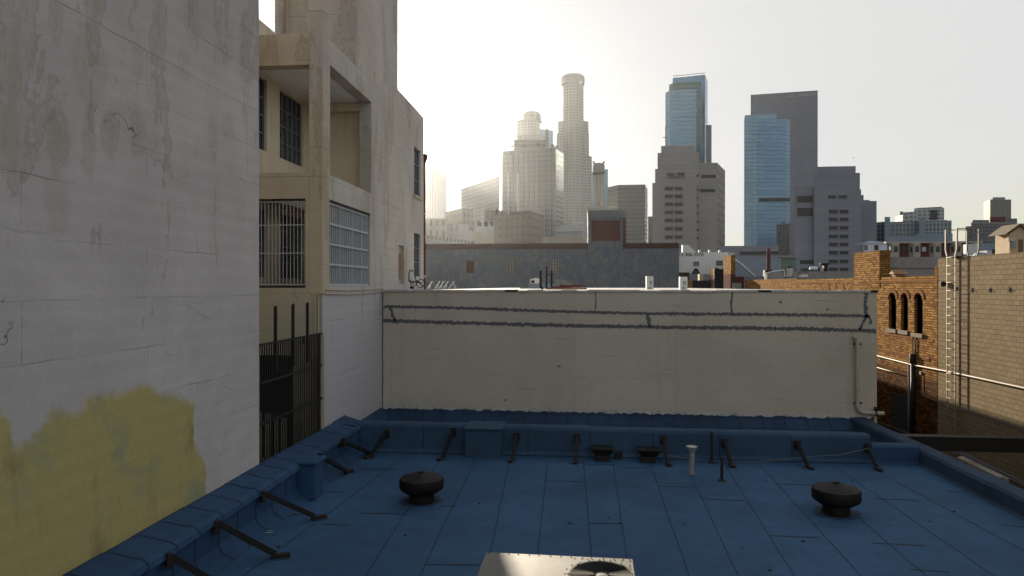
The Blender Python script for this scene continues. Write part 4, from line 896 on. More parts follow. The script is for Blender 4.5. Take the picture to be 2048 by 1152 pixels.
# pipes on the walls
def rp_(x, y, d=.07): return pX(x, y, XR-d)
solo(MB().tube([rp_(1740, 708), rp_(1822, 729), rp_(1895, 743), rp_(2048, 776), rp_(2150, 799)], .035, 8), 'wall_pipe', 'sunpipe', 'long pale pipe running across the brick and block walls', 'pipe')
solo(MB().tube([rp_(1740, 731), rp_(1819, 753)], .022, 8), 'wall_pipe', 'sunpipe', 'short pale pipe low on the brick wall left of the post', 'pipe')
solo(MB().tube([rp_(1818, 726), rp_(1818, 866)], .04, 8), 'wall_post', 'concrete', 'pale upright channel on the brick wall beside the black drain', 'post')
t = thing('black_drain', 'black drain pipe with twin feeders below the arched windows', 'drain pipe', rp_(1826, 868))
MB().tube([rp_(1826, 722), rp_(1826, 868)], .085, 10).build('pipe', 'black', t); MB().lathe(rp_(1826, 728), [(.09, 0), (.13, .06), (.13, .35), (.10, .42)], 10).build('head', 'rustblack', t)
MB().tube([rp_(1825, 666, .03), rp_(1826, 722, .05)], .018, 6).build('feeder', 'dkconcrete', t); MB().tube([rp_(1833, 670, .03), rp_(1829, 722, .05)], .025, 6).build('feeder', 'black', t)
solo(MB().tube([rp_(1843, 748, .04), rp_(1843, 785, .04), rp_(1848, 792, .04), rp_(1900, 812, .04), rp_(1980, 836, .04), rp_(2060, 862, .04)], .014, 6), 'wall_cable', 'dkconcrete', 'thin pale cable dropping then running low along the block wall', 'cable')
solo(MB().tube([rp_(1740, 838, .05), rp_(1818, 867, .05), rp_(1850, 880, .05)], .02, 6), 'wall_cable', 'sill', 'thin dull cable along the foot of the dark brick', 'cable')
m = MB(); p = rp_(1842, 746, .03); m.box(p.x-.03, XR, p.y-.07, p.y+.07, p.z-.07, p.z+.07); solo(m, 'junction_box', 'dkconcrete', 'small metal junction box on the brick wall beside the drain', 'box')
m = MB(); p = rp_(1886, 568, .1); m.lathe(p, [(.03, -.1), (.09, -.06), (.1, .05), (.04, .1)], 12); m.bar(p, p+Vector((.12, 0, .06)), .03); solo(m, 'wall_lamp', 'black', 'small black unlit lamp on the block wall beside the ladder', 'lamp')
for i, (x, y, l) in enumerate(((1912, 577, 'star bolt plate just right of the ladder'), (1943, 580, 'star bolt plate first in the open block wall'), (1979, 580, 'star bolt plate midway along the block wall'), (2018, 579, 'star bolt plate nearest the picture edge'))):
    p = rp_(x, y, .02); m = MB()
    for a in (.3, 1.2, 2.3): d = Vector((0, math.cos(a), math.sin(a)))*.09; m.bar(p-d, p+d, .025, .025)
    m.bar(p, p+Vector((-.07, 0, 0)), .03); solo(m, 'bolt_plate', 'rustblack', l+' on the tan wall', 'bolt', 'star bolts on the block wall')
# beam bridging the alley, sheet and pipes under it
m = MB(); zb_ = zc(-4.28); Yb = 20.3; m.box(8.1, XR-.02, Yb, Yb+.3, zb_-.36, zb_); m.box(8.1, XR-.02, Yb-.03, Yb+.33, zb_, zb_+.02); m.box(8.1, XR-.02, Yb-.03, Yb+.33, zb_-.38, zb_-.36)
solo(m, 'steel_beam', 'black', 'black steel beam spanning the alley to the block wall', 'beam')
m = MB(); p = [pH(1915, 915, 4.9), pH(1925, 912, 4.9), pH(2012, 954, 4.9), pH(1996, 954, 4.9)]; m.prism([(q.x, q.y) for q in p], CZ-4.95, CZ-4.9); m.prism([(q.x+.1, q.y+.03) for q in p], CZ-6, CZ-4.95)
solo(m, 'metal_ledge', 'galv', 'narrow sheet metal ledge in the dark alley below the beam', 'ledge')
for d, l in ((.05, 'upper of two dark pipes low on the block wall'), (.14, 'lower of two dark pipes low on the block wall')): solo(MB().tube([rp_(1900, 893+d*40, .1), rp_(2048, 962+d*60, .1), rp_(2200, 1033, .1)], .03, 8), 'alley_pipe', 'dkconcrete', l, 'pipe')
# flat black panel standing in for a shadowed doorway recess in the dark brick
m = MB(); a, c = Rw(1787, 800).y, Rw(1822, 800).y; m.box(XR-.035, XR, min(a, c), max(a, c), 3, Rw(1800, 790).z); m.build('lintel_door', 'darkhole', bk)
# ================================================================== FAR-RIGHT ROOFTOPS (mid distance)
def bboxpx(x0, x1, yt, yb, Y, d, m=None, mt=0):
    a, c = pY(x0, yt, Y), pY(x1, yb, Y); m = m or MB()
    if d <= 1.2: m.box(a.x, c.x, Y, Y+d, c.z, a.z, mt); return m
    k = 1+d/Y; m.prism([(a.x, Y), (c.x, Y), (c.x*k, Y*k), (a.x*k, Y*k)], c.z, a.z, mt); return m
# brick piers beyond the yellow wall
for (x0, x1, yt, ym, l, g) in ((1446, 1462, 513, 549, 'tall yellow brick pier with a shadow coloured dark red at its foot beyond the long wall', 0), (1420, 1429.5, 537, 550, 'short yellow brick pier left of the tall pier', 0), (1376, 1386, 560, 590, 'low yellow brick pier beside the white box vent', 0)):
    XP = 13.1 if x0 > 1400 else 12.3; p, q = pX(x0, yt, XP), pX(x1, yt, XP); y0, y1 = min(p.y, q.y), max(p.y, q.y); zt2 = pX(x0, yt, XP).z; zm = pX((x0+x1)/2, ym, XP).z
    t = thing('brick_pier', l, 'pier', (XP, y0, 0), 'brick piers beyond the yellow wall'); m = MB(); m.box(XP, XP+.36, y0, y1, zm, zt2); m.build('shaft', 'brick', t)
    m = MB(); m.box(XP, XP+.36, y0, y1, 6, zm); m.build('foot', 'darkred', t)  # dark red colour stands in for the shadow on the pier's lower part
m = bboxpx(1429, 1447, 538, 585, 60.2, .4); solo(m, 'dark_wall', 'darkhole', 'black wall standing in for shade between the two yellow brick piers', 'shed')  # near-black colour stands in for the shade between the piers
m = bboxpx(1385, 1421, 561, 590, 58, 3); solo(m, 'dark_wall', 'darkhole', 'low dark shed right of the white box vent', 'shed')
m = bboxpx(1399, 1407, 548, 562, 62, .8); solo(m, 'chimney', 'tan', 'small tan chimney behind the low dark shed', 'chimney')
t = thing('red_lean_to', 'dull red shed front with pale panel at the brick wall end', 'shed', pY(1480, 585, 57.8))
bboxpx(1464, 1488, 553, 592, 57.9, 2).build('wall', 'darkred', t); bboxpx(1465, 1483, 566, 577, 57.7, .2).build('panel', 'concrete', t)
m = bboxpx(1378, 1425, 548, 562, 70, 3); solo(m, 'low_roof', 'dkconcrete', 'low grey parapet in front of the white lettered building', 'wall')
# white lettered building
YW = 126.0; wb = thing('white_lettered_building', 'white painted building with black phone number lettering', 'building', pY(1405, 560, YW)*1)
wb.location.z = 0; wb['_o'] = tuple(wb.location)
m = bboxpx(1340, 1456, 505, 700, YW, 10)
g = [pY(x, y, YW-.02) for x, y in ((1365, 506), (1365, 490), (1377, 490), (1393, 506))]; m.poly(g); m.poly([q+Vector((0, 1, 0)) for q in g])
for i in range(4): m.poly([g[i], g[(i+1) % 4], g[(i+1) % 4]+Vector((0, 1, 0)), g[i]+Vector((0, 1, 0))])
m.build('wall', 'white', wb)
for x0, x1, y0, y1 in ((1386, 1398, 523, 532), (1432, 1446, 521, 531)):
    a, c = pY(x0, y0, YW), pY(x1, y1, YW); sash(wb, lambda p, q, d: (p, YW-.05-.12+d, q), a.x, c.x, c.z, a.z, 4, 3, .12, bar=.04, fm='bars')
for x in (1397, 1417, 1437): bboxpx(x, x+4, 500, 505, YW+.5, .3).build('parapet_stub', 'white', wb)
text(wb, 'phone_number', '213 306-7070', pY(1351.5, 512.5, YW-.05), (1, 0, 0), (0, 0, 1), .62*126/88, 'black')
m = bboxpx(1341, 1379, 545, 700, YW-1, .8); solo(m, 'low_wall', 'redbrick', 'low red brick wall at the foot of the white building', 'wall')
m = MB()
for i in range(420):
    a = random.random()*6.28; r = random.random()**.5; h = random.random()
    p = pY(1392+r*(1-h*.75)*11*math.cos(a), 551-h*13, YW-2+math.sin(a)*r); n1 = Vector((random.uniform(-1, 1), random.uniform(-1, 1), random.uniform(-1, 1))).normalized()*.17; n2 = n1.cross(Vector((.3, .8, .5))).normalized()*.08
    m.poly([p-n1, p+n2, p+n1, p-n2])
p = pY(1392, 565, YW-2); m.tube([p, p+Vector((0, 0, 1.2))], .08, 6); solo(m, 'shrub', 'leaf', 'dark spiky shrub in front of the white lettered building', 'shrub')
# blue grey block with a diagonal pipe
m = bboxpx(1466, 1562, 517, 700, 120, 25); bg = solo(m, 'blue_grey_building', 'bluegrey', 'windowless blue grey block behind the yellow brick wall', 'building')
solo(MB().tube([pY(1468, 519, 118), pY(1480, 527, 118), pY(1510, 553, 118)], .22, 6), 'diagonal_pipe', 'galv', 'diagonal pale pipe crossing the blue grey block', 'pipe')
t = thing('concrete_courthouse', 'long low grey concrete block below the glass skyscraper', 'building', pY(1505, 560, 230)*1); t.location.z = 0; t['_o'] = tuple(t.location)
m = bboxpx(1440, 1557, 492, 700, 230, 40); m.build('wall', 'fw_jail', t)
m = bboxpx(1480, 1557, 503, 508, 229.6, .5); m.build('window_band', 'dkglass', t)
m = bboxpx(1436, 1470, 505, 700, 140, 10); solo(m, 'grey_block', 'concrete', 'small grey block right of the white lettered building', 'building')
t = thing('green_glass_building', 'low green glass building left of the second jail', 'building', pY(1575, 560, 210)*1); t.location.z = 0; t['_o'] = tuple(t.location)
bboxpx(1556, 1592, 511, 700, 210, 20).build('wall', 'fw_green', t); bboxpx(1556, 1592, 511, 515, 209.6, .3).build('cornice', 'concrete', t)
# rusty stack
t = thing('chimney_stack', 'slim dark red chimney stack rising behind the brick wall', 'chimney', pY(1537, 552, 75))
p = pY(1537, 545, 75); q = pY(1537, 502, 75); MB().tube([p, q], .20, 12).build('flue', 'redpaint', t); MB().lathe(q, [(.20, 0), (.14, .1), (.14, .22), (.22, .24), (.02, .3)], 12).build('cap', 'redpaint', t)
bboxpx(1530, 1545, 540, 553, 74.7, .8).build('base', 'rustblack', t)
# low parapets and vents on the roof behind the brick wall
def para(x0, x1, yt, Y, mat, l, n='low_parapet'): solo(bboxpx(x0, x1, yt, 600, Y, 1), n, mat, l, 'wall')
para(1534, 1567, 545, 72, 'concrete', 'streaked grey parapet right of the chimney stack')
para(1596, 1712, 543, 66, 'concrete', 'long pale grey parapet behind the yellow brick wall')
para(1488, 1530, 553, 76, 'dkconcrete', 'low grey parapet left of the chimney stack')
solo(MB().tube([pY(1530, 547, 70), pY(1545, 543, 70), pY(1568, 540, 70), pY(1570, 553, 70)], .05, 6), 'white_tarp_edge', 'white', 'bright white pipe bent over the streaked parapet', 'pipe')
t = thing('round_vent', 'round metal vent with a conical cap behind the brick wall', 'vent', pY(1580, 553, 62))
p = pY(1580, 553, 62); MB().lathe(p, [(.28, 0), (.28, .75)], 16).build('barrel', 'galv', t); MB().lathe(p+Vector((0, 0, .75)), [(.28, 0), (.40, .02), (.12, .16), (.02, .2)], 16).build('cap', 'vent', t)
t = thing('square_vent', 'small square roof vent with a flat cap by the round vent', 'vent', pY(1609, 553, 62))
bboxpx(1602, 1616, 547, 554, 61, .6).build('curb', 'white', t); bboxpx(1600, 1617, 545, 547, 60.9, .8).build('cap', 'dkconcrete', t)
t = thing('black_vent_hood', 'black T shaped vent hood behind the brick wall', 'vent', pY(1651, 545, 66)); bboxpx(1648, 1655, 530, 546, 66.2, .4).build('duct', 'rustblack', t); bboxpx(1644, 1658, 526, 530, 66, .7).build('hood', 'black', t); bboxpx(1644, 1648, 536, 546, 66, .3).build('flange', 'tan', t)
p, q = pY(1619, 537, 80), pY(1635, 537, 80); solo(MB().tube([p, p+Vector((.1, 0, 0)), q-Vector((.1, 0, 0)), q], [.12, .22, .22, .12], 12), 'water_tank', 'whiteblue', 'white blue horizontal tank beyond the grey parapet', 'tank')
solo(bboxpx(1601, 1640, 536, 545, 82, 2), 'dark_unit', 'dkglass', 'dark rooftop unit behind the white blue tank', 'roof unit')
# ---- Victorian row, hut, garage roof at right
YV = 95.0; vt = thing('victorian_row', 'maroon brick row with cream bay windows behind the block wall', 'building', pY(1870, 540, YV)*1); vt.location.z = 0; vt['_o'] = tuple(vt.location)
bboxpx(1774, 1968, 484, 700, YV, 12).build('wall', 'redpaint', vt); bboxpx(1772, 1966, 483.2, 485.6, YV-.5, .6).build('cornice', 'bay', vt)
for x in (1775, 1817, 1858, 1899, 1940):
    x1 = x+22; a, c = pY(x, 487, YV), pY(x1, 530, YV); w = c.x-a.x
    m = MB(); m.prism([(a.x, YV), (a.x+w*.2, YV-.8), (c.x-w*.2, YV-.8), (c.x, YV)], c.z, a.z); m.prism([(a.x-.1, YV), (a.x+w*.18, YV-.95), (c.x-w*.18, YV-.95), (c.x+.1, YV)], pY(x, 492, YV).z, pY(x, 491, YV).z); o = m.build('bay_window', 'bay', vt)
    m = MB(); m.box(a.x+w*.33, c.x-w*.33, YV-.84, YV-.8, pY(x, 505, YV).z, pY(x, 494, YV).z); m.box(a.x+w*.12-.1, a.x+w*.12+.1, YV-.62, YV-.3, pY(x, 505, YV).z, pY(x, 494, YV).z); m.box(c.x-w*.12-.1, c.x-w*.12+.1, YV-.62, YV-.3, pY(x, 505, YV).z, pY(x, 494, YV).z); m.build('pane', 'dkglass', o)
for x, gm in ((1803, 'dkglass'), (1844, 'bars'), (1884, 'dkglass'), (1924, 'dkglass')): bboxpx(x, x+8, 494, 503, YV-.1, .1).build('window', gm, vt)
t = thing('white_house', 'white hip roofed house left of the maroon row', 'house', pY(1750, 520, 110)*1); t.location.z = 0; t['_o'] = tuple(t.location)
m = bboxpx(1727, 1776, 487, 700, 110, 2.5); m.build('wall', 'whiteblue', t)
a, c, e, f = pY(1725, 487, 109.8), pY(1777, 487, 109.8), pY(1737, 482, 112), pY(1772, 484, 112); m = MB(); m.poly([a, c, f, e]); m.poly([a, e, e+Vector((0, 1.2, -.2)), a+Vector((0, 2.8, 0))]); m.build('roof', 'bluegrey', t)
for x0, x1 in ((1729, 1731), (1733, 1735), (1749, 1757)): bboxpx(x0, x1, 490, 500, 109.9, .12).build('window', 'dkglass', t)
t = thing('beige_hut', 'beige gabled stair hut on the roof behind the block wall', 'hut', pY(2035, 505, 40))
YH = 40.0; m = MB(); o_ = [pY(x, y, YH) for x, y in ((2019, 515), (2019, 467), (2024, 464), (2040, 452), (2056, 464), (2075, 470), (2075, 515))]; m.poly(o_); m.poly([q+Vector((0, 1.3, 0)) for q in o_])
for i in range(7): m.poly([o_[i], o_[(i+1) % 7], o_[(i+1) % 7]+Vector((0, 1.3, 0)), o_[i]+Vector((0, 1.3, 0))])
m.build('wall', 'tan', t); bboxpx(2037, 2046, 479, 510, YH-.02, .02).build('doorway', 'sill', t); bboxpx(2017, 2030, 475, 482, YH-.25, .25).build('canopy', 'creamblock', t); bboxpx(2022, 2031, 484, 496, YH-.04, .04).build('window', 'bluegrey', t)
m = MB(); q = [pY(x, y, YH-.15) for x, y in ((2012, 469), (2040, 450), (2062, 466), (2062, 464), (2040, 447), (2012, 467))]; m.poly(q); m.poly([p+Vector((0, 1.6, 0)) for p in q])
for i in range(6): m.poly([q[i], q[(i+1) % 6], q[(i+1) % 6]+Vector((0, 1.6, 0)), q[i]+Vector((0, 1.6, 0))])
m.build('roof', 'sill', t)
t = thing('grey_garage', 'blue grey garage with a rounded end and dark opening', 'garage', pY(1995, 520, 80)*1); t.location.z = 0; t['_o'] = tuple(t.location)
a, c = pY(1963, 486, 80), pY(2048, 520, 80); m = MB(); m.prism([(a.x+.0, 83), (a.x+.4, 81.2), (a.x+1.2, 80.3), (a.x+2.4, 80), (c.x, 80), (c.x, 83.6), (a.x, 83.6)], 0, pY(2000, 485, 80).z); m.build('wall', 'bluegrey', t)
bboxpx(1986, 2016, 498, 506, 79.9, .1).build('doorway', 'darkhole', t)
bboxpx(1955, 2030, 477, 484, 130, 6).build('upper_roof', 'dkconcrete', t)
m = bboxpx(1974, 1984, 501, 510, 60, 1.2); solo(m, 'roof_unit', 'paleblock', 'small pale roof unit beside the garage opening', 'roof unit')
m = MB(); p = pY(1955, 508, 50); m.prism([(p.x-.4, p.y-.4), (p.x+.8, p.y-.4), (p.x+.8, p.y+.4), (p.x-.4, p.y+.4)], p.z-.6, p.z-.1); m.lathe((p.x+.2, p.y, p.z-.12), [(.45, 0), (.35, .18), (.05, .24)], 10); solo(m, 'roof_cooler', 'bluegrey', 'domed grey cooler just above the block wall', 'cooler')
# ================================================================== SKYLINE
def base(t): t.location.z = 0; t['_o'] = tuple(t.location); return t
def block(par, name, H, chain, mat, depth=25, mt='farroof', zb=0.0, z_h=None):
    """prism whose roof edge passes through the given photo points at height H above the camera"""
    fp = [P2(x, y, H) for x, y in chain]
    if len(fp) == 2:
        fp = [fp[0], fp[1], fp[1]+fp[1].normalized()*depth, fp[0]+fp[0].normalized()*depth]
    elif len(fp) == 3: fp.append(fp[0]+fp[2]-fp[1])
    else: fp += [fp[-1]+fp[-1].normalized()*depth, fp[0]+fp[0].normalized()*depth]
    m = MB(); m.prism([(p.x, p.y) for p in fp], zb, CZ+H, 0, 1); o = m.build(name, [mat, mt], par); return fp
def bld(name, label, cat, H, chain, mat, depth=25, part='wall', **kw):
    p = P2(*chain[0], H); q = P2(*chain[-1], H); t = thing(name, label, cat, ((p.x+q.x)/2, (p.y+q.y)/2, 0))
    fp = block(t, part, H, chain, mat, depth, **kw); return t, fp
# 1 crown-topped cylindrical skyscraper
Zb = 950.0; H = (HY-155)/F*Zb
t = thing('crown_skyscraper', 'tallest pale skyscraper, stepped and round with a crown', 'skyscraper', (pz(1146, 572, Zb).x, pz(1146, 572, Zb).y, 0))
def cyl(px0, px1, yt, yb, name, mat, n=20, prof=None):
    a, c = pz(px0, yt, Zb), pz(px1, yt, Zb); ctr = (a+c)/2; r = (a-c).length/2; ctr2 = pz((px0+px1)/2, 572, Zb)
    m = MB(); zt_, zb2 = pz(0, yt, Zb).z, (pz(0, yb, Zb).z if yb else 0)
    m.prism([(ctr2.x+r*math.cos(2*math.pi*i/n), ctr2.y+r*math.sin(2*math.pi*i/n)) for i in range(n)], zb2, zt_, 0, 1); m.build(name, [mat, 'farroof'], t)
cyl(1125, 1167, 172, 0, 'shaft', 'fw_stone'); cyl(1122, 1169, 156, 171, 'crown', 'fw_rib', 16); cyl(1125, 1166, 152.5, 157, 'crown_cap', 'paleblock', 16)
for x0, x1, yt, dd in ((1116, 1177, 242, 8), (1113, 1178, 266, 12), (1130, 1184, 312, 16)):
    a, c = pz(x0, yt, Zb-6), pz(x1, yt, Zb-6); m = MB(); e = 5; m.prism([(a.x, a.y+e), (a.x+e, a.y), (c.x-e, c.y), (c.x, c.y+e), (c.x, c.y+34), (a.x, a.y+34)], 0, a.z, 0, 1); m.build('setback_wing', ['fw_stone', 'farroof'], t)
a, c = pz(1158, 162, Zb-18), pz(1165, 168, Zb-18); m = MB(); m.box(a.x, c.x, a.y, a.y+1.5, c.z, a.z); m.build('crown_sign', 'white', t)
# 2 residential grid tower
t, fp = bld('grid_tower', 'grey residential tower with a grid facade and roof railing', 'tower', 100, [(1006, 302), (1110, 295), (1127, 307)], 'fw_grid')
A_, B_ = fp[0], fp[1]; m = MB()
for i in range(11):
    p = A_.lerp(B_, i/10); m.prism([(p.x-.6, p.y-.8), (p.x+.6, p.y-.8), (p.x+.6, p.y+.3), (p.x-.6, p.y+.3)], 0, CZ+99)
m.build('facade_pier', 'concrete', t)
m = MB()
for x in (1017, 1036):
    p = pF(x, 350, A_, B_); q = pF(x, 346, A_, B_); m.prism([(p.x-.45, p.y-1.1), (p.x+.45, p.y-1.1), (p.x+.45, p.y-.4), (p.x-.45, p.y-.4)], 0, q.z)
m.build('white_fin', 'white', t)
block(t, 'penthouse', 109, [(1028, 279), (1091, 279.5)], 'fw_band', 14); m = MB()
for i in range(7):
    p, q = pz(1033+i*8.8, 281, 505), pz(1033+i*8.8, 272-.3*i, 505); m.bar(p, q, .35)
m.bar(pz(1033, 272.5, 505), pz(1086, 270, 505), .4); m.bar(pz(1035, 277, 505), pz(1086, 275, 505), .3); m.build('roof_railing', 'rustblack', t)
block(t, 'lift_shaft', 115, [(1091, 258), (1097, 258)], 'concrete', 6)
m = MB()
for cx, cy in ((1025, 293), (1105, 292), (1113, 294), (1048, 292), (1075, 290)):
    for i in range(70):
        p = pz(cx+random.gauss(0, 2), cy+random.gauss(0, 1.5), 500+random.uniform(-2, 2)); v = Vector((random.uniform(-1, 1), random.uniform(-1, 1), random.uniform(-1, 1))).normalized()*.45; w = v.cross(Vector((.2, .9, .4))).normalized()*.3; m.poly([p-v, p+w, p+v, p-w])
m.build('roof_planting', 'leaf', t)
# 3 rounded tower behind it
Zb = 900.0; t = thing('rounded_skyscraper', 'hazy round topped skyscraper behind the grid tower', 'skyscraper', (pz(1062, 572, Zb).x, pz(1062, 572, Zb).y, 0))
cyl(1032, 1080, 244, 0, 'shaft', 'fw_stone', 16); cyl(1046, 1082, 231, 245, 'drum', 'fw_stone', 14)
ctr = pz(1064, 572, Zb); rd = (pz(1082, 240, Zb)-pz(1046, 240, Zb)).length/2; z0 = pz(0, 231, Zb).z
MB().lathe((ctr.x, ctr.y, z0-.2), [(rd*.98, 0), (rd*.95, 1.6), (rd*.7, 4.2), (rd*.3, 5.6), (.2, 6)], 18).build('dome', 'fw_slab', t)
a, c = pz(1078, 252, 905), pz(1106, 252, 915); m = MB(); m.prism([(a.x, a.y), (c.x, c.y), (c.x, c.y+25), (a.x, a.y+25)], 0, pz(1090, 258, 905).z, 0, 1); m.build('slanted_wing', ['fw_lblue', 'farroof'], t)
m = MB(); a, c = pz(1060, 236, 870), pz(1084, 246, 870); m.bar(a, c, .8, 3.0); m.build('roof_sign', 'concrete', t)
# 4 ribbed tower, 5 slab in the glare
t, _ = bld('ribbed_skyscraper', 'hazy ribbed skyscraper right beside the stair building', 'skyscraper', 150, [(846, 336), (873, 337), (893, 352)], 'fw_rib')
t, _ = bld('glare_slab', 'hazy tan slab tower in the sun glare', 'tower', 105, [(922, 378), (999, 352)], 'fw_slab', 20)
# library tower and light slab behind
t, fp = bld('flared_tower', 'narrow tower with a flared top and roof crest', 'tower', 105, [(1187, 334), (1208, 332)], 'fw_rib', 12)
m = MB(); a, c = pz(1186, 331, 590), pz(1209, 331, 590); m.box(a.x, c.x, a.y-2, a.y+12, pz(0, 345, 590).z, a.z); m.build('flared_top', 'dkconcrete', t)
m = MB(); a, c = pz(1190, 331, 590), pz(1205, 331, 590)
for i in range(3): x = a.x+(c.x-a.x)*(i/2); m.bar((x, a.y, a.z), (x+(i-1)*1.5, a.y, a.z+3.5-(i == 1)*1.2), 1.6)
m.bar((a.x, a.y, a.z+1), (c.x, a.y, a.z+1), 1.5, 2); m.build('roof_crest', 'dkconcrete', t)
m = MB(); p, q = pz(1197, 420, 585), pz(1197, 400, 585); m.tube([p, p.lerp(q, .5), q], [1.5, .7, .1], 8); m.build('spire', 'dkconcrete', t)
t, _ = bld('striped_slab', 'pale striped slab peeping out behind the flared tower', 'tower', 140, [(1182, 344), (1216, 338)], 'fw_lblue', 15)
t, _ = bld('stone_block', 'pale stone block at the foot of the flared tower', 'building', 60, [(1176, 414), (1213, 410)], 'fw_old', 12)
# 6 faceted grey slab
t, _ = bld('faceted_tower', 'plain grey faceted office tower left of the first jail', 'tower', 90, [(1215, 375), (1236, 370), (1290, 369), (1295, 378)], 'fw_band')
t, _ = bld('sliver_building', 'thin sliver of building beside the first jail', 'building', 45, [(1296, 433), (1306, 433)], 'fw_hotel', 10)
# 7 blue stepped skyscraper
t = thing('stepped_blue_skyscraper', 'blue glass skyscraper in three stepped layers', 'skyscraper', (pz(1372, 572, 720).x, 720, 0))
def bl(H, ch, mat, name, dep=30): return block(t, name, H, ch, mat, dep)
bl(222, [(1345, 156), (1410, 149.5), (1415, 163)], 'fw_blue', 'back_layer'); bl(206, [(1338, 170), (1346, 166), (1402, 164), (1402.5, 175)], 'fw_green', 'middle_layer'); bl(191, [(1330.5, 186), (1340, 181), (1392, 178), (1392.5, 186)], 'fw_lblue', 'front_layer')
m = MB(); a, c = pz(1345, 155, 725), pz(1410, 148.5, 715)
for i in range(6): p = a.lerp(c, i/5); m.bar(p+Vector((0, 0, -1)), p+Vector((0, 0, 1.5)), .4)
m.bar(a+Vector((0, 0, 1.2)), c+Vector((0, 0, 1.2)), .6); m.build('roof_rail', 'galv', t)
t, _ = bld('brown_slab', 'narrow brown slab right of the stepped blue skyscraper', 'tower', 150, [(1411, 250), (1423, 250)], 'fw_brown', 15)
# 8 brown granite and blue glass pair
t, fp = bld('brown_skyscraper', 'dark brown granite skyscraper with pale bank lettering', 'skyscraper', 225, [(1501, 190), (1635, 181), ], 'fw_brown', 30)
A_, B_ = fp[0], fp[1]; p = pF(1572, 196.5, A_, B_); q = pF(1632, 193, A_, B_); rr = (B_-A_).normalized(); nn = Vector((rr.y, -rr.x, 0))
o = text(t, 'bank_lettering', 'WELLS FARGO', p+nn*.5, rr, (0, 0, 1), 4.8, 'letter', .3)
t = thing('blue_glass_skyscraper', 'light blue glass skyscraper before the brown one with dark band', 'skyscraper', (pz(1534, 572, 700).x, 700, 0))
fp = bl(168, [(1488, 238), (1513, 237), (1572, 238.5), (1580, 241)], 'fw_blue', 'wall'); block(t, 'roof_storey', 173, [(1489, 231), (1553, 227.5)], 'fw_lblue', 12, zb=CZ+160)
m = MB(); A_, B_ = fp[0], fp[1]; d = Vector((0, -.4, 0)); m.poly([Vector((A_.x, A_.y, 0))+d, Vector((B_.x, B_.y, 0))+d, Vector((B_.x, B_.y, CZ+168))+d, Vector((A_.x, A_.y, CZ+168))+d]); m.build('pale_face', 'fw_lblue', t)
m = MB(); A_, B_ = fp[1], fp[2]; a, c, e, f = pF(1518, 403.5, A_, B_), pF(1571, 402.5, A_, B_), pF(1571, 395.5, A_, B_), pF(1518, 396.5, A_, B_); d = Vector((0, -.5, 0)); m.poly([a+d, c+d, e+d, f+d]); g = fp[3]; m.poly([c+d, Vector((g.x+.1, g.y, c.z))+d, Vector((g.x+.1, g.y, e.z))+d, e+d]); m.build('dark_band', 'bandglass', t)
t, _ = bld('balcony_tower', 'slim dark apartment tower in front of the blue glass skyscraper', 'tower', 48, [(1553, 449), (1581, 447)], 'fw_apt2', 15)
block(t, 'roof_room', 50, [(1563, 443), (1570, 443)], 'dkconcrete', 5)
t, _ = bld('grey_slab', 'plain grey slab between the balcony tower and second jail', 'tower', 45, [(1579, 449), (1592, 449)], 'jail', 15)
# 9 jail towers
def jail(label, Yj, tiers, wing, wins, extra, fm='fw_jail', ls=3):
    x0 = tiers[0][0]; t = thing('jail_tower', label, 'tower', (pY(x0, 572, Yj).x, Yj, 0), 'stepped concrete jail towers')
    def pri(a, c, yt, dz, dep, x2=None):
        p, q = pY(a, yt, Yj+dz), pY(c, yt, Yj+dz); k = 1+dep/p.y; q2 = Vector((q.x*k, q.y*k, 0))
        if x2: k2 = 1.07; q2 = pY(x2, yt, (Yj+dz)*k2)
        b = pY(a-ls, yt, p.y*k)
        m = MB(); m.prism([(p.x, p.y), (q.x, q.y), (q2.x, q2.y), (b.x, b.y)], 0, p.z); return p, q, q2, m
    for a, c, yt, dz in tiers: pri(a, c, yt, dz, 22-dz)[3].build('tier', fm, t)
    for a, c, yt, dz, side in wing:
        p, q, q2, m = pri(a, c, yt, dz, 26, side); m.build('wing', fm, t)
        if side:
            for k in range(15):
                z = p.z-4.5-3.9*k
                for j in range(4):
                    u0, u1 = q.lerp(q2, .08+.23*j), q.lerp(q2, .25+.23*j); w = MB(); w.bar((u0.x, u0.y, z), (u1.x, u1.y, z), .3, 2.0); w.build('window', 'dkglass', t)
    for a, c, y0, y1 in wins:
        p, q = pY(a, y0, Yj-.3), pY(c, y1, Yj-.3); w = MB()
        fr_ = MB(); fr_.box(p.x-.15, q.x+.15, Yj-.35, Yj, p.z+.05, p.z+.40); fr_.box(p.x-.1, q.x+.1, Yj-.28, Yj, q.z-.25, q.z); o = fr_.build('window', 'jail', t)
        w.box(p.x, q.x, Yj-.06, Yj+.3, q.z, p.z+.05); w.build('pane', 'dkglass', o)
    for a, c, y0, y1, dz in extra:
        p, q = pY(a, y0, Yj+dz-.1), pY(c, y1, Yj+dz-.1); w = MB(); w.box(p.x, q.x, Yj+dz-.12, Yj+dz+.2, q.z, p.z); w.build('recess', 'dkglass', t)
    return t
w_ = [(1334, 1349, 347.5, 351.5), (1354, 1369.5, 346.5, 351)]
for y in (377.5, 393, 409, 425, 441, 458, 474.5): w_ += [(1329.5, 1346, y-3, y+3), (1349, 1365, y-3, y+3)]
jail('beige stepped jail tower below the stepped blue skyscraper', 345, [(1304.5, 1394, 366, 0), (1310, 1398, 338, 1.5), (1315, 1398, 306, 3), (1322, 1388, 292, 6)], [(1397, 1434, 326, 4, 1450)], w_, [(1393.5, 1397, y, y+5, -.2) for y in (349, 377, 393, 409, 425, 441, 457, 474)]+[(1403, 1431, 350, 356, 4), (1400, 1430, 378, 384.5, 4)], 'fw_jail1', 0)
w_ = [(1656, 1672, 392, 396), (1678, 1694, 391.5, 396)]
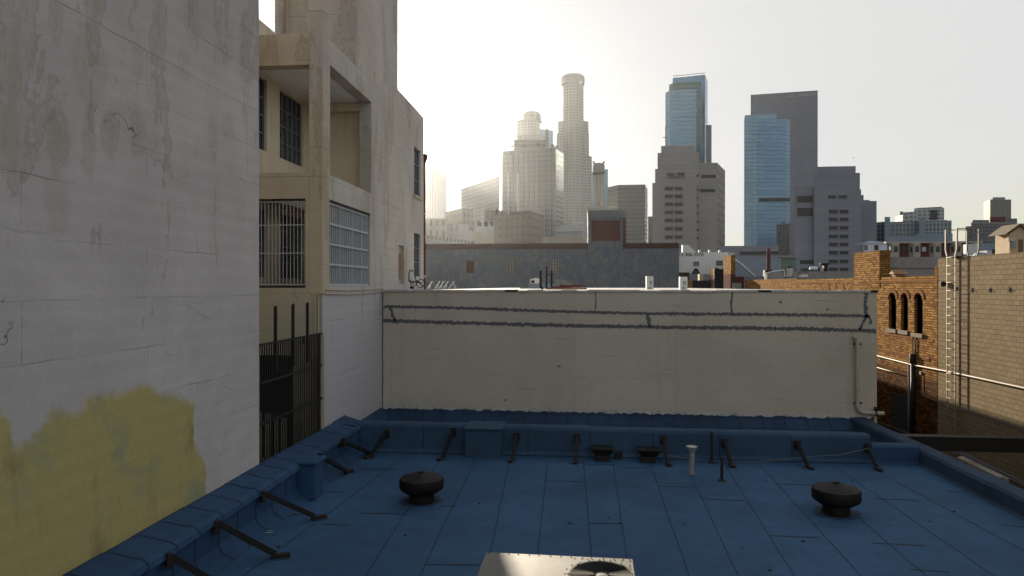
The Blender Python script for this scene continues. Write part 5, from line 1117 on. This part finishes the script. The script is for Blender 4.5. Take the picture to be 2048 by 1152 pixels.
for y in (423.5, 439, 456, 473, 489, 505.5, 523, 539): w_ += [(1658, 1676, y-3, y+3), (1680, 1697, y-3, y+3)]
jail('grey stepped jail tower in front of the brown skyscraper', 330, [(1628, 1722, 380, 0), (1627.5, 1719.5, 347, 1), (1634, 1711, 333.5, 4)], [(1588, 1628, 374, 2, 0), (1722, 1727, 390, 6, 0), (1727, 1739, 400, 14, 0), (1739, 1753, 402, 22, 0)], w_, [(1594, 1625, 392, 405, 2), (1594, 1625, 416, 432, 2), (1600, 1626, 520, 528, 2)])
# 10 low buildings under the glare at left
t, _ = bld('columned_block', 'hazy pale block with tall pilasters below the ribbed skyscraper', 'building', 28, [(845, 437), (895, 438)], 'fw_old', 15)
block(t, 'cornice', 28.6, [(844, 436.2), (896, 437.2)], 'creamblock', 15, zb=CZ+27.6)
t, _ = bld('brown_block', 'hazy dark brown block beside an arched window', 'building', 40, [(890, 424), (925, 416), (947, 419)], 'fw_dark', 20)
p = pz(937, 446, 330); m = MB(); m.poly([p+Vector((1.6*math.cos(math.pi*i/8), -1, 1.6*math.sin(math.pi*i/8))) for i in range(9)]); 
t, _ = bld('cornice_building', 'ornate pale building with a dark sloping cornice above the brick band', 'building', 17, [(835, 468), (945, 482), ], 'fw_old', 14)
fpc = [P2(830, 466.5, 17.5), P2(948, 481.5, 17.5)]; m = MB(); d = Vector((0, 1.2, 0)); m.prism([tuple((fpc[0]-d)[:2]), tuple((fpc[1]-d)[:2]), tuple((fpc[1]+d)[:2]), tuple((fpc[0]+d)[:2])], CZ+16.4, CZ+17.3); m.build('cornice', 'fw_dark', t)
t, _ = bld('white_block', 'white box shaped building behind the dark cornice', 'building', 27, [(917, 449), (938, 449)], 'paleblock', 10)
t, _ = bld('white_low_block', 'long low white rooftop block behind the dark cornice', 'building', 24, [(848, 463), (917, 459)], 'paleblock', 8)
m = MB()
for x in (862, 903, 915): p = pz(x, 458, 300); m.box(p.x-.3, p.x+.3, p.y, p.y+.5, p.z-3, p.z+2.2)
m.build('roof_pipe', 'dkconcrete', t)
t, _ = bld('blue_white_block', 'pale blue block with tiny windows left of the brown hotel', 'building', 33, [(951, 443), (990, 441)], 'paleblock', 12)
m = MB()
for x in (960, 986, 974): p = pz(x, 449, 340); m.box(p.x-.7, p.x+.7, p.y-.1-6, p.y+.2, p.z-1, p.z+1)
m.build('window', 'dkglass', t)
t, _ = bld('cream_low_block', 'cream gabled block left of the brown hotel', 'building', 22, [(938, 461), (985, 468)], 'creamblock', 12)
t, _ = bld('slanted_hatch_block', 'hazy slanted grey block behind the pale blue block', 'building', 55, [(969, 421), (1003, 421)], 'fw_dark', 12)
t, _ = bld('brown_hotel', 'brown brick hotel with a roof tank left of its twin', 'hotel', 34, [(988, 431), (1009, 430), (1023, 429)], 'fw_hotel', 15)
block(t, 'roof_room', 37, [(1000, 421), (1012, 421)], 'fw_dark', 4)
m = MB(); p = pz(994, 430, 330); m.tube([p, p+Vector((0, 0, 3))], .5, 8); m.tube([p+Vector((2, 0, 0)), p+Vector((2, 0, 2))], .4, 8); m.build('chimney', 'fw_dark', t)
t, fp = bld('corner_hotel', 'brown corner hotel with a projecting cornice and many windows', 'hotel', 35, [(1022, 424), (1058, 421), (1086, 430)], 'fw_hotel', 15)
m = MB(); c0 = sum(fp, Vector((0, 0, 0)))/len(fp); m.prism([tuple((c0+(q-c0)*1.04)[:2]) for q in fp], CZ+33.6, CZ+34.9); m.build('cornice', 'fw_dark', t)
t, _ = bld('cream_warehouse', 'low cream warehouse left of the rooftop brick house', 'building', 16, [(1085, 474), (1166, 471)], 'creamblock', 14)
m = MB()
for i in range(16): p = pz(1098+i*4.2, 471, 214); m.bar(p, p+Vector((0, 0, 1.0)), .25)
p, q = pz(1098, 471, 214), pz(1165, 470, 214); m.bar(p+Vector((0, 0, 1)), q+Vector((0, 0, 1)), .25); m.build('roof_railing', 'dkconcrete', t)
t, _ = bld('grey_rooftop_block', 'hazy grey rooftop plant block above the cream warehouse', 'building', 32, [(1112, 452), (1175, 447)], 'paleblock', 14)
block(t, 'roof_room', 36, [(1148, 444), (1168, 443)], 'paleblock', 6)
# 11 right side apartments and offices
t, _ = bld('glass_apartments', 'long glassy apartment block with pale piers right of the jail', 'building', 33, [(1727, 445), (1903, 441)], 'fw_apt', 15)
for x0, x1, y in ((1769, 1780, 434), (1838, 1848, 435), (1848, 1857, 442), (1872, 1894, 440)): block(t, 'stair_pier', 34.5, [(x0, y), (x1, y)], 'bluegrey' if x0 < 1870 else 'paleblock', 12)
block(t, 'pale_pier', 33.2, [(1762, 443.5), (1770, 443.5)], 'paleblock', 10)
block(t, 'low_annex', 22, [(1832, 467), (1905, 466.5)], 'bluegrey', 20); block(t, 'podium', 17, [(1774, 473), (1840, 473)], 'bluegrey', 20)
t, _ = bld('terraced_apartments', 'white terraced apartment block with a flat projecting roof', 'building', 62, [(1828, 417), (1888, 415.5)], 'fw_white', 18)
block(t, 'flat_roof', 63, [(1833, 416), (1884, 413.5)], 'farroof', 18, zb=CZ+62); block(t, 'left_step', 55, [(1803, 425), (1832, 423)], 'fw_white', 14); block(t, 'left_step', 48, [(1790, 434), (1805, 430)], 'fw_white', 14)
block(t, 'roof_room', 58, [(1800, 423), (1806, 423)], 'redpaint', 4)
m = MB(); a, c = pz(1855, 421, 535), pz(1869, 441, 535); m.box(a.x, c.x, a.y-4, a.y-3.4, c.z, a.z); m.build('glazed_bay', 'dkglass', t)
t, _ = bld('beige_office', 'beige ribbed office block standing alone at far right', 'building', 85, [(1967, 404), (1980, 399), (2022, 399)], 'fw_off')
block(t, 'roof_room', 88, [(1985, 394.5), (2010, 394.5)], 'concrete', 8)
t, _ = bld('dark_apartments', 'wide dark apartment block below the beige office', 'building', 40, [(1942, 447), (2075, 447)], 'fw_apt2', 18)
block(t, 'left_wing', 37, [(1931, 453), (1946, 452)], 'fw_apt2', 12); block(t, 'roof_band', 41.5, [(1942, 444.5), (2034, 444.5)], 'concrete', 17.5, zb=CZ+40); block(t, 'roof_room', 43.5, [(1945, 440), (1978, 440)], 'farroof', 8); block(t, 'red_roof_room', 47, [(1979.5, 434), (2010, 433.5)], 'redpaint', 6); block(t, 'roof_room', 44, [(2010, 437), (2034, 437)], 'farroof', 6)
# crane on the jail roof at left and a distant bird
m = MB(); p, q = pz(1331, 294, 360), pz(1331, 254, 360); m.bar(p, q, .5); m.bar(pz(1325, 275, 360), pz(1333, 275, 360), .35); solo(m, 'antenna_mast', 'rustblack', 'thin dark mast beside the stepped blue skyscraper', 'mast')
m = MB(); p = pz(1707, 316, 300); m.tube([p+Vector((0, 0, -.5)), p, p+Vector((0, 0, .3))], [.04, .12, .05], 6); m.poly([p, p+Vector((-.5, 0, .35)), p+Vector((-.2, .1, .1))]); m.poly([p, p+Vector((.5, 0, .4)), p+Vector((.2, .1, .1))]); solo(m, 'bird', 'black', 'tiny dark bird in the sky above the second jail', 'bird')
# ================================================================== LIGHT, AIR, CAMERA
EL = math.radians(10.7); SD = Vector((-.2617, 1, 0)).normalized(); SD = SD*math.cos(EL)+Vector((0, 0, math.sin(EL)))
sun = bpy.data.lights.new('sun', 'SUN'); sun.energy = 5.0; sun.angle = math.radians(.6); sun.color = (1.0, .86, .66)
so = bpy.data.objects.new('sun', sun); COL.objects.link(so); so.rotation_euler = SD.to_track_quat('Z', 'Y').to_euler(); so.location = (0, 0, 60)
w = bpy.data.worlds.new('World'); sc.world = w; w.use_nodes = True; nt = w.node_tree
bgn = nt.nodes['Background']; sky = nt.nodes.new('ShaderNodeTexSky'); sky.sky_type = 'NISHITA'; sky.sun_disc = False
sky.sun_elevation = EL; sky.sun_rotation = math.atan2(SD.x, SD.y); sky.air_density = 1.6; sky.dust_density = 4.0; sky.ozone_density = 1.0; sky.altitude = 100
CAP = 2.5
mn = nt.nodes.new('ShaderNodeVectorMath'); mn.operation = 'MINIMUM'; mn.inputs[1].default_value = (CAP, CAP, CAP)
L(nt, sky.outputs[0], mn.inputs[0]); hs = N(nt, 'ShaderNodeHueSaturation', Saturation=.3); L(nt, mn.outputs[0], hs.inputs['Color']); L(nt, hs.outputs[0], bgn.inputs['Color']); bgn.inputs['Strength'].default_value = .12
hz = MB(); hz.box(-1750, 1750, -200, 1750, -1, 345); ho = hz.build('haze', 'white'); ho.data.materials.clear()
hm = bpy.data.materials.new('haze'); hm.use_nodes = True; nt = hm.node_tree; nt.nodes.clear(); out = nt.nodes.new('ShaderNodeOutputMaterial'); pv = nt.nodes.new('ShaderNodeVolumePrincipled')
pv.inputs['Density'].default_value = .000040; pv.inputs['Color'].default_value = (.90, .95, 1.0, 1); pv.inputs['Anisotropy'].default_value = .82
L(nt, pv.outputs[0], out.inputs['Volume']); ho.data.materials.append(hm); ho['kind'] = 'stuff'
for o in bpy.data.objects:
    if '_o' in o: del o['_o']
cam = bpy.data.cameras.new('camera'); cam.lens = 36*F/2048; cam.sensor_width = 36; cam.clip_end = 6000; cam.clip_start = .1
co = bpy.data.objects.new('camera', cam); COL.objects.link(co); co.location = (0, 0, CZ); co.rotation_euler = (math.radians(90)-math.atan2(576-HY, F), 0, TH); sc.camera = co
sc.view_settings.view_transform = 'Standard'; sc.view_settings.look = 'None'; sc.view_settings.exposure = 1.3; sc.view_settings.gamma = 1.0
sc.render.engine = 'CYCLES'; sc.cycles.use_denoising = True; sc.cycles.max_bounces = 6; sc.cycles.volume_bounces = 1; sc.cycles.volume_max_steps = 64
